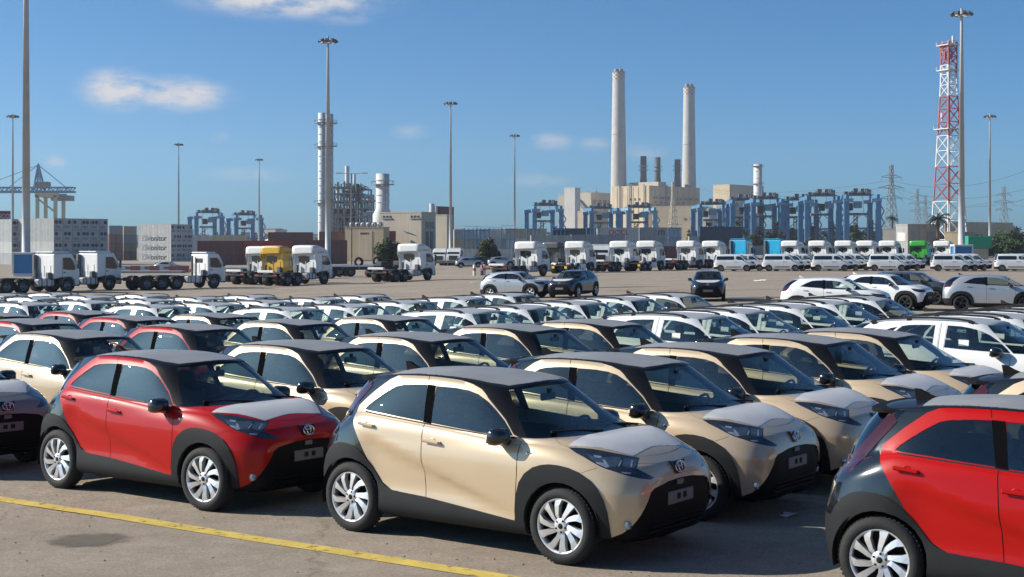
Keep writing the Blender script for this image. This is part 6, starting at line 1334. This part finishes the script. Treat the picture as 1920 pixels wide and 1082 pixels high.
wins(r, 'l', L1, [(L1 * .05 + k * 1.05, L1 * .05 + k * 1.05 + .6, Z4(408), Z4(404)) for k in range(3)] + [(L1 * .72 + k * 1.05, L1 * .72 + k * 1.05 + .6, Z4(408), Z4(404)) for k in range(3)]); wins(r, 'r', L2, [(L2 * .3, L2 * .52, Z4(427), Z4(416)), (L2 * .6, L2 * .85, Z4(427), Z4(416)), (L2 * .3, L2 * .5, Z4(466), Z4(434)), (L2 * .6, L2 * .8, Z4(466), Z4(434))])
m = MB(); m.tube((L1 * .2, .3, Z4(438)), (L1 * .42, .3, Z4(433)), .12, n=6); m.build('wall_pipe', 'pipe_grey', r)
r, L1, L2, H_, z0 = corner_block('workshop', 647, 719, 730, 392, 427, 14, 'wall_sand', 'lower sand coloured workshop with a wide doorway, left of the beige hall', parapet=.25)
Z5 = lambda py: CAMH + (HOR - py) * 392 / FPX; wins(r, 'l', L1, [(L1 * .30, L1 * .64, -1.5, Z5(433))], 'wall_cream', 'doorway'); wins(r, 'l', L1, [(L1 * .36, L1 * .60, Z5(440), Z5(436))], 'wall_brown', 'lintel'); m = MB()
for k in range(12): m.bar((k * L1 / 11, .2, Z5(427) + .3), (k * L1 / 11, .2, Z5(427) + 1.5), .07)
m.bar((0, .2, Z5(427) + 1.5), (L1, .2, Z5(427) + 1.5), .07); m.build('roof_railing', 'pipe_grey', r)
for k in range(6): m = MB(); m.lathe([(.3, 0), (.75, 0), (.75, .5), (.3, .5)], c=(L1 * .12 + k * 1.6, -1.2, Z5(427) + .8), axis='y', n=12); m.build('fan_housing', 'pipe_grey', r)
r, L1, L2, H_, z0 = corner_block('control_block', 817, 838, 849, 430, 404, 26, 'wall_beige', 'small beige control block right of the hall', parapet=.3); r, L1, L2, H_, z0 = corner_block('filter_house', 811, 826, 851, 450, 388, 22, 'wall_brown', 'dark brown filter house with pipes above the control block', parapet=.2)
m = MB(); m.tube((L1 * .9, 1, 8), (L1 * .9, 1, H_ + 1), .8, n=10); m.tube((L1 * .4, 1, 8), (L1 * .4, 1, H_ + .3), .5, n=8); m.build('duct', 'stack_steel', r)
# --- lattice towers
def lattice(name, px, top, Y, w0, w1, H0=-2., label='', bands=1, mats_=('pipe_grey',), leg=.3, arms=(), plats=(), panels=12, cat='pylon', rot=.3, splits=None):
    p = at(px, Y); rt = empty(name, (p.x, p.y, H0), rot); H_ = CAMH + (HOR - top) / FPX * Y - H0
    wf = lambda z: w0 + (w1 - w0) * min(1, z / (H_ * .82)) ** .8; zs = [0.]; s_ = sum((1 - .045 * i) for i in range(panels)); 
    for i in range(panels): zs.append(zs[-1] + H_ * (1 - .045 * i) / s_)
    per = [[] for _ in range(bands)]
    for b in range(bands):
        m = MB(); i0, i1 = (splits[b], splits[b + 1]) if splits else (panels * b // bands, panels * (b + 1) // bands)
        for i in range(i0, i1):
            a, c = wf(zs[i]) / 2, wf(zs[i + 1]) / 2; cr = [(-1, -1), (1, -1), (1, 1), (-1, 1)]
            for q in range(4):
                u, v = cr[q], cr[(q + 1) % 4]; A, B = Vector((u[0] * a, u[1] * a, zs[i])), Vector((v[0] * a, v[1] * a, zs[i])); C_, D_ = Vector((u[0] * c, u[1] * c, zs[i + 1])), Vector((v[0] * c, v[1] * c, zs[i + 1]))
                m.bar(A, C_, leg); m.bar(A, D_, leg * .6); m.bar(B, C_, leg * .6); m.bar(C_, D_, leg * .6)
        m.build('lattice_section', mats_[b % len(mats_)], rt)
    for z, hw in arms:
        m = MB(); z_ = H_ * z; w = wf(z_) / 2
        for sg in (-1, 1):
            for y in (-w, w): m.bar((sg * w, y, z_), (sg * hw, 0, z_ + .3), leg * .7); m.bar((sg * w, y, z_ + 1.6), (sg * hw, 0, z_ + .3), leg * .6)
            m.tube((sg * hw, 0, z_ - 1.6), (sg * hw, 0, z_ + .3), leg * .5, n=5)
        m.build('cross_arm', mats_[0], rt)
    for z in plats: m = MB(); w = wf(H_ * z) / 2 + .9; m.box(-w, w, -w, w, H_ * z, H_ * z + .25); [m.bar((x, y, H_ * z), (x, y, H_ * z + 1.3), .12) for x in (-w, 0, w) for y in (-w, 0, w) if x or y]; m.box(-w, w, -w, -w + .08, H_ * z + 1.2, H_ * z + 1.32); m.box(-w, w, w - .08, w, H_ * z + 1.2, H_ * z + 1.32); m.build('platform', mats_[0], rt)
    tag(rt, label, cat); return rt, H_
tw, th_ = lattice('radio_tower', 1779, 80, 430, 8.2, 3.2, -2, 'tall red and white lattice radio tower at the right', 6, ('mast_white', 'mast_red'), .34, (), (.60, .87, .985), 16, 'radio tower', .45, (0, 3, 5, 7, 10, 13, 16))
for k, (a, z) in enumerate(((.4, .93), (1.9, .955), (3.4, .92), (4.6, .99), (5.4, .86), (2.6, .64))): m = MB(); m.box(2.0 * cos(a) - .3, 2.0 * cos(a) + .3, 2.0 * sin(a) - .3, 2.0 * sin(a) + .3, th_ * z, th_ * z + 2.4, .1); m.build('aerial', 'mast_white' if k % 2 else 'mast_red', tw)
A3 = ((.62, 6.), (.74, 7.), (.86, 5.5))
lattice('pylon', 1671, 310, 700, 8, 1.4, -2, 'largest grey power line pylon right of the gantry cranes', 1, ('pipe_grey',), .24, A3, (), 11); lattice('pylon', 1720, 354, 1000, 8, 1.2, 0, 'distant pylon, left of the pair before the radio tower', 1, ('pipe_grey',), .2, A3, (), 9); lattice('pylon', 1735, 366, 1150, 8, 1.2, 0, 'distant pylon, right of the pair before the radio tower', 1, ('pipe_grey',), .2, A3, (), 9)
lattice('pylon', 1882, 350, 900, 8, 1.6, 0, 'grey pylon near the right edge of the picture', 1, ('pipe_grey',), .2, A3, (), 9); lattice('pylon', 1262, 342, 800, 7, 1.2, -2, 'thin lattice pylon in front of the cream annex', 1, ('wall_beige',), .3, (), (), 12, 'pylon')
def wires():
    k = 0
    for (x0, y0, Y_0), (x1, y1, Y_1) in (((1312, 352, 1180), (1671, 338, 700)), ((1312, 356, 1180), (1671, 350, 700)), ((1671, 338, 700), (1930, 318, 560)), ((1671, 350, 700), (1930, 352, 560)), ((1671, 362, 700), (1930, 372, 560)), ((1671, 338, 700), (1720, 368, 1000)), ((1720, 374, 1000), (1882, 372, 900)), ((1882, 372, 900), (1960, 366, 700))):
        a, b = at(x0, Y_0, y0), at(x1, Y_1, y1); pts = []
        for i in range(13): t = i / 12; q = a.lerp(b, t); q.z -= 4 * 5 * t * (1 - t); pts.append(q)
        m = MB(); m.path(pts, .06, 4); o = m.build('power_cable', 'dark_steel'); tag(o, ('upper cable from power hall to the large pylon', 'lower cable from power hall to the large pylon', 'top cable from large pylon to the right edge', 'middle cable from large pylon to the right edge', 'bottom cable from large pylon to the right edge', 'cable from large pylon to the distant pair', 'cable between distant pylons at the right', 'cable from right pylon out of the picture')[k], 'cable', 'overhead power cables'); k += 1
wires()
# --- trees
def foliage_mat(name, col):
    m = mat(name, col, rough=.65, var=.45, vs=.9, spec=.3); b = m.node_tree.nodes['Principled BSDF']; b.inputs['Subsurface Weight'].default_value = 0; return m
foliage_mat('leaf_olive', (.085, .10, .045)); foliage_mat('leaf_green', (.050, .085, .024)); foliage_mat('leaf_dark', (.034, .052, .020)); mat('bark', (.10, .075, .05), rough=.9, var=.3, vs=3, bump=.4, bs=12)
def tree(px, Y, top, wpx, label, leaf='leaf_olive', seed=1, n=2600, ls=.16, cat='tree', trunk=.3, name='tree'):
    p = at(px, Y); k = Y / FPX; H_ = CAMH + (HOR - top) * k - p.z; R_ = wpx * k / 2; rt = empty(name, p); g = random.Random(seed)
    m = MB(); zt = H_ * trunk; m.tube((0, 0, 0), (.06 * R_, 0, zt), R_ * .09 + .05, R_ * .065 + .03, 8); lobes = []
    for i in range(20):
        a = g.uniform(0, 2 * pi); rr4 = R_ * g.uniform(.2, .8); z = zt + (H_ - zt) * g.uniform(.12, .8) * (1 - .35 * (rr4 / R_) ** 2); c = Vector((rr4 * cos(a), rr4 * sin(a), z)); lobes.append((c, min(R_, H_ * .8) * g.uniform(.18, .36)))
        m.tube((.06 * R_, 0, zt * g.uniform(.75, 1)), c, R_ * .045 + .02, .02, 5)
    lobes.append((Vector((0, 0, H_ - R_ * .26)), R_ * .26)); m.build('trunk', 'bark', rt); m = MB()
    for i in range(n):
        c, lr = g.choice(lobes); d = Vector((g.gauss(0, 1), g.gauss(0, 1), g.gauss(0, .85))).normalized() * lr * g.uniform(.35, 1.15); q = c + d; s_ = ls * g.uniform(.7, 1.7)
        u = Vector((g.gauss(0, 1), g.gauss(0, 1), g.gauss(0, .6))).normalized(); v = u.orthogonal().normalized(); w = u.cross(v)
        m.add([q - u * s_, q + v * s_ * .5, q + u * s_, q - v * s_ * .5], [(0, 1, 2, 3)])
    m.build('crown', leaf, rt); tag(rt, label, cat); return rt
tree(726, 205, 446, 68, 'round olive green tree behind the lorry that stands alone', 'leaf_olive', 3, 5200, .17, trunk=.16); tree(918, 225, 445, 56, 'round olive green tree left of the middle lorries', 'leaf_olive', 6, 4600, .17, trunk=.16)
for k, (px, Y, top, w, lf) in enumerate(((1835, 330, 438, 60, 'leaf_dark'), (1872, 345, 432, 64, 'leaf_green'), (1905, 325, 424, 66, 'leaf_dark'), (1845, 290, 448, 52, 'leaf_olive'), (1890, 295, 446, 60, 'leaf_green'), (1925, 300, 440, 60, 'leaf_dark'))):
    tree(px, Y, top, w, ('dark bushy tree just right of the tallest mast', 'green tree behind the thin right mast', 'tall dark tree at the right edge', 'low olive bush in front of the trees at right', 'low green bush under the thin right mast', 'dark bush cut by the right edge')[k], lf, 20 + k, 2400, .26, trunk=.12)
for k, (px, Y, top, w) in enumerate(((1330, 540, 415, 34), (1383, 545, 413, 40), (1455, 530, 415, 40), (1605, 500, 420, 26), (1420, 470, 430, 44), (1520, 440, 446, 34), (1230, 900, 418, 18), (1212, 880, 424, 12))):
    tree(px, Y, top, w, 'green tree between the gantry cranes, %s from left' % ORD[(0, 1, 3, 5, 2, 4)[k]] if k < 6 else ('small tree beside the thin lattice pylon', 'bush at the foot of the power hall')[k - 6], 'leaf_green' if k % 2 else 'leaf_dark', 40 + k, 1300, .42, trunk=.1)
def palm(px, Y, top, w, label, seed):
    p = at(px, Y); k = Y / FPX; H_ = CAMH + (HOR - top) * k - p.z; R_ = w * k / 2; rt = empty('palm_tree', p); g = random.Random(seed); m = MB(); m.tube((0, 0, 0), (.2, 0, H_ - R_ * .55), .38, .28, 9); m.build('trunk', 'bark', rt); m = MB()
    for i in range(34):
        a = g.uniform(0, 2 * pi); el = g.uniform(-.35, 1.15); pts = [Vector((.2, 0, H_ - R_ * .55))]; d = Vector((cos(a) * cos(el), sin(a) * cos(el), sin(el)))
        for s_ in range(6): pts.append(pts[-1] + d * R_ / 5.4); d = (d + Vector((0, 0, -.24))).normalized()
        for q in range(6):
            A, B = pts[q], pts[q + 1]; sd = (B - A).cross(Vector((0, 0, 1))).normalized()
            for sg in (-1, 1):
                for f_ in (.1, .4, .7): o = A.lerp(B, f_); m.add([o, o + (B - A) * .35, o + (B - A) * .9 + sd * sg * R_ * .16 * (1 - .1 * q) + Vector((0, 0, -.12 * R_))], [(0, 1, 2)])
    m.build('crown', 'leaf_dark', rt); tag(rt, label, 'palm tree')
palm(1757, 330, 398, 44, 'palm tree at the foot of the radio tower', 4); palm(1672, 420, 404, 22, 'smaller palm tree below the largest pylon', 8)
# --- low buildings at the right and along the horizon
r, L1, L2, H_, z0 = corner_block('gate_house', 1680, 1702, 1762, 330, 422, 62, 'wall_grey', 'grey flat gate house with two dark doors left of the palm', parapet=.25); Zg = lambda py: CAMH + (HOR - py) * 330 / FPX
wins(r, 'r', L2, [(L2 * .12, L2 * .38, -2, Zg(434)), (L2 * .60, L2 * .90, -2, Zg(434))], 'steel_steel', 'roller_door'); wins(r, 'l', L1, [(L1 * .15, L1 * .85, Zg(452), Zg(436))], 'wall_white', 'sign_panel')
corner_block('store_shed', 1655, 1681, 1700, 360, 430, 40, 'wall_dim', 'low dark shed left of the grey gate house', parapet=.2); corner_block('sandy_shed', 1772, 1800, 1830, 320, 436, 25, 'wall_sand', 'sand coloured low shed behind the tallest mast', parapet=.2)
def cream_wall():
    Y = 480; a, b = at(1772, Y), at(1900, Y + 30); rt = empty('boundary_wall', (a.x, a.y, 0), atan2(b.y - a.y, b.x - a.x)); L_ = (b - a).length; H_ = CAMH + (HOR - 415) / FPX * Y
    for k in range(26): m = MB(); x = L_ * k / 26; m.box(x, x + L_ / 26 - .18, 0, .3, H_ - 4.6, H_); m.build('panel', 'wall_cream', rt)
    m = MB(); m.box(0, L_, .06, .24, -1, H_ - .4); m.build('backing', 'wall_beige', rt); tag(rt, 'cream panelled wall behind the radio tower and masts', 'wall')
cream_wall()
m = MB(); p = at(1833, 255); rt = empty('green_kiosk', p); m.box(-1.6, 1.6, -1, 1, .3, 2.2, .05); m.build('body', 'steel_beige', rt); m = MB(); m.box(-2.1, 2.1, -1.3, 1.3, 2.2, 4.4, .08); m.build('upper_box', 'kiosk_green' if 'kiosk_green' in MATS else mat('kiosk_green', (.02, .30, .16), rough=.5), rt); tag(rt, 'green and yellow kiosk right of the tallest mast', 'kiosk')
NUM = [a + b for a in ('', 'twenty ', 'thirty ') for b in ('one two three four five six seven eight nine ten eleven twelve thirteen fourteen fifteen sixteen seventeen eighteen nineteen twenty'.split() if a == '' else 'one two three four five six seven eight nine'.split())]
def skyline():
    cnt = {}
    g = random.Random(31); k = 0; spots = [(px, g.uniform(1350, 2000), g.uniform(428, 447), g.uniform(9, 26)) for px in list(range(-20, 600, 21)) + list(range(860, 1060, 22)) + list(range(1620, 1960, 19))]
    for px, Y, top, w in spots:
        wl = ('wall_white', 'wall_beige', 'wall_grey', 'wall_dim')[k % 4]; side = 'left' if px < 600 else 'middle' if px < 1100 else 'right'
        x = (px - 960) / FPX * Y; hw = w / 2 / FPX * Y; H_ = CAMH + (HOR - top) / FPX * Y; rt = empty('distant_building', (x, Y, 0), g.uniform(-.4, .4)); d = g.uniform(8, 16)
        m = MB(); m.box(-hw, hw, 0, d, -3, H_); m.build('wall', wl, rt); m = MB(); m.box(-hw - .3, hw + .3, -.3, d + .3, H_ + .01, H_ + .7); m.build('roof', 'wall_dim' if k % 3 else 'wall_beige', rt)
        for f_ in range(2): m = MB(); m.box(-hw * .8 + f_ * hw * .9, -hw * .2 + f_ * hw * .9, -.08, .1, H_ * .45, H_ * .75); m.build('window', 'window_dark', rt)
        tag(rt, '%s far building on the %s skyline, number %s counting from left' % (('whitish', 'beige', 'grey', 'dim')[(k - 0) % 4], side, NUM[cnt.setdefault(side, 0)]), 'building', 'far buildings on the %s skyline' % side); cnt[side] += 1; k += 1
skyline()
def tree_line(px0, px1, Y, h0, h1, seed, label):
    g = random.Random(seed); m = MB()
    for i in range(2600):
        px = g.uniform(px0, px1); q = at(px, Y + g.uniform(-15, 15)); hh = h0 + (h1 - h0) * (.5 + .5 * noise.noise((px * .045, seed, 0))); q.z = -2 + hh * g.random() ** .7; s_ = g.uniform(.6, 1.5); u = Vector((g.gauss(0, 1), g.gauss(0, .5), g.gauss(0, 1))).normalized(); v = u.orthogonal().normalized(); m.add([q - u * s_, q + v * s_ * .6, q + u * s_, q - v * s_ * .6], [(0, 1, 2, 3)])
    o = m.build('distant_trees', 'leaf_dark'); tag(o, label, 'trees', None, 'stuff')
tree_line(860, 1060, 900, 5, 10, 2, 'low dark line of far trees left of the power station'); tree_line(1640, 1960, 700, 7, 12, 5, 'dark belt of far trees along the right horizon'); tree_line(1290, 1660, 640, 8, 14, 9, 'dark green thicket behind the right gantry cranes'); tree_line(-30, 560, 1150, 5, 11, 12, 'thin line of far trees on the left horizon')
# --- dome tank, blue racks, barriers, bollards, parked cars in the distance
p = at(530, 900); rt = empty('storage_tank', p); m = MB(); R_ = 13.; m.lathe([(R_, 0), (R_, 6.5), (R_ * .8, 8), (R_ * .4, 9.3), (0, 9.8)], n=28); m.build('shell', 'wall_white', rt); m = MB(); m.lathe([(R_, 6.4), (R_ + .4, 6.4), (R_ + .4, 6.9), (R_, 6.9)], n=28); m.build('rim', 'wall_grey', rt); tag(rt, 'low white domed storage tank behind the left containers', 'tank')
for k, px in enumerate((883, 905, 930, 952, 1000, 1048, 1112, 1265)):
    Y = 400 + (k % 3) * 14; p = at(px, Y); rt = empty('reefer_rack', p, .1)
    for i in range(4): m = MB(); x = -1.8 + i * 1.2; m.box(x - .12, x + .12, -.15, .15, 0, CAMH + (HOR - 428) / FPX * Y - p.z); m.build('post', 'crane_blue', rt)
    for j in range(3): m = MB(); z = 2.4 + 2.7 * j; m.box(-2, 2, -.9, .3, z, z + .2); m.build('walkway', 'crane_blue', rt); m = MB(); m.bar((-2, -.85, z + 1.1), (2, -.85, z + 1.1), .09); m.build('handrail', 'crane_pale', rt)
    tag(rt, 'blue steel power rack between containers, %s from left' % ORD[k], 'rack', 'blue power racks among the containers')
def barrier(px, Y, col, label):
    p = at(px, Y); rt = empty('road_barrier', p, .05); m = MB(); m.prism([(-.35, 0), (.35, 0), (.28, .15), (.12, .4), (.09, 1.0), (-.09, 1.0), (-.12, .4), (-.28, .15)], -1.4, 1.4, 'yz'); m.build('block', col, rt); m = MB(); m.box(-.8, .8, -.14, .14, .5, .85, .02); m.build('recess', 'wall_dim', rt); tag(rt, label, 'barrier', 'red and white barriers on the kerb')
mat('barrier_red', (.48, .10, .08), rough=.6, var=.15); mat('barrier_white', (.62, .58, .55), rough=.6, var=.15)
for k, px in enumerate((228, 246, 264, 282, 300, 318, 336)): barrier(px, 205, 'barrier_white' if k % 2 else 'barrier_red', '%s road barrier, %s from left, on the kerb behind the left lorries' % ('white' if k % 2 else 'red', ORD[k]))
m = MB(); a, b = at(180, 200), at(345, 200); m.box(a.x, b.x, 198.6, 201, a.z - .3, a.z + .35, .04); tag(m.build('kerb', 'wall_grey'), 'raised concrete kerb behind the left lorries', None, None, 'structure')
for k, (px, c) in enumerate(((889.5, 'mast_white'), (904, 'mast_red'), (908, 'mast_white'))):
    p = at(px, 150); rt = empty('bollard', p); m = MB(); m.lathe([(.16, 0), (.16, 1.05), (.1, 1.12), (0, 1.14)], n=10); m.build('post', c, rt); m = MB(); m.lathe([(.165, .5), (.17, .52), (.17, .75), (.165, .77)], n=10); m.build('reflective_band', 'mast_red' if c == 'mast_white' else 'mast_white', rt); tag(rt, ('white bollard standing alone left of the red one', 'red bollard beside the middle lorry frame', 'white bollard hidden close behind the red one')[k], 'bollard')
for k, (px, Y, pt, lb) in enumerate(((316, 215, 'paint_silver', 'pale car parked in front of the stencilled white stack'), (880, 215, 'paint_silver', 'silver car parked under the second tree, left one'), (905, 222, 'paint_navy', 'dark car parked under the second tree'), (940, 216, 'paint_silver', 'silver car parked right of the second tree'))):
    o = copy_tree(HB[pt, 0]); p = at(px, Y); seat_on_ground(o, p.x, p.y, .1 if k else -.05, 2.56); tag(o, lb, 'car', 'cars parked beyond the lorries')

# ------------------------------------------------------------------ sea haze over the port
m = bpy.data.materials.new('sea_haze'); m.use_nodes = True; nt = m.node_tree; nt.nodes.clear(); o_ = nt.nodes.new('ShaderNodeOutputMaterial'); v_ = nt.nodes.new('ShaderNodeVolumePrincipled')
v_.inputs['Color'].default_value = (.80, .88, 1, 1); v_.inputs['Density'].default_value = .00015; v_.inputs['Anisotropy'].default_value = .3; nt.links.new(v_.outputs[0], o_.inputs['Volume']); MATS['haze'] = m
hz = MB(); hz.box(-1640, 1640, -80, 2640, -4, 172); tag(hz.build('haze', 'haze'), 'thin pale sea haze over the whole port', 'haze', None, 'stuff')
cy.volume_bounces = 0; cy.volume_step_rate = 8; cy.volume_max_steps = 32
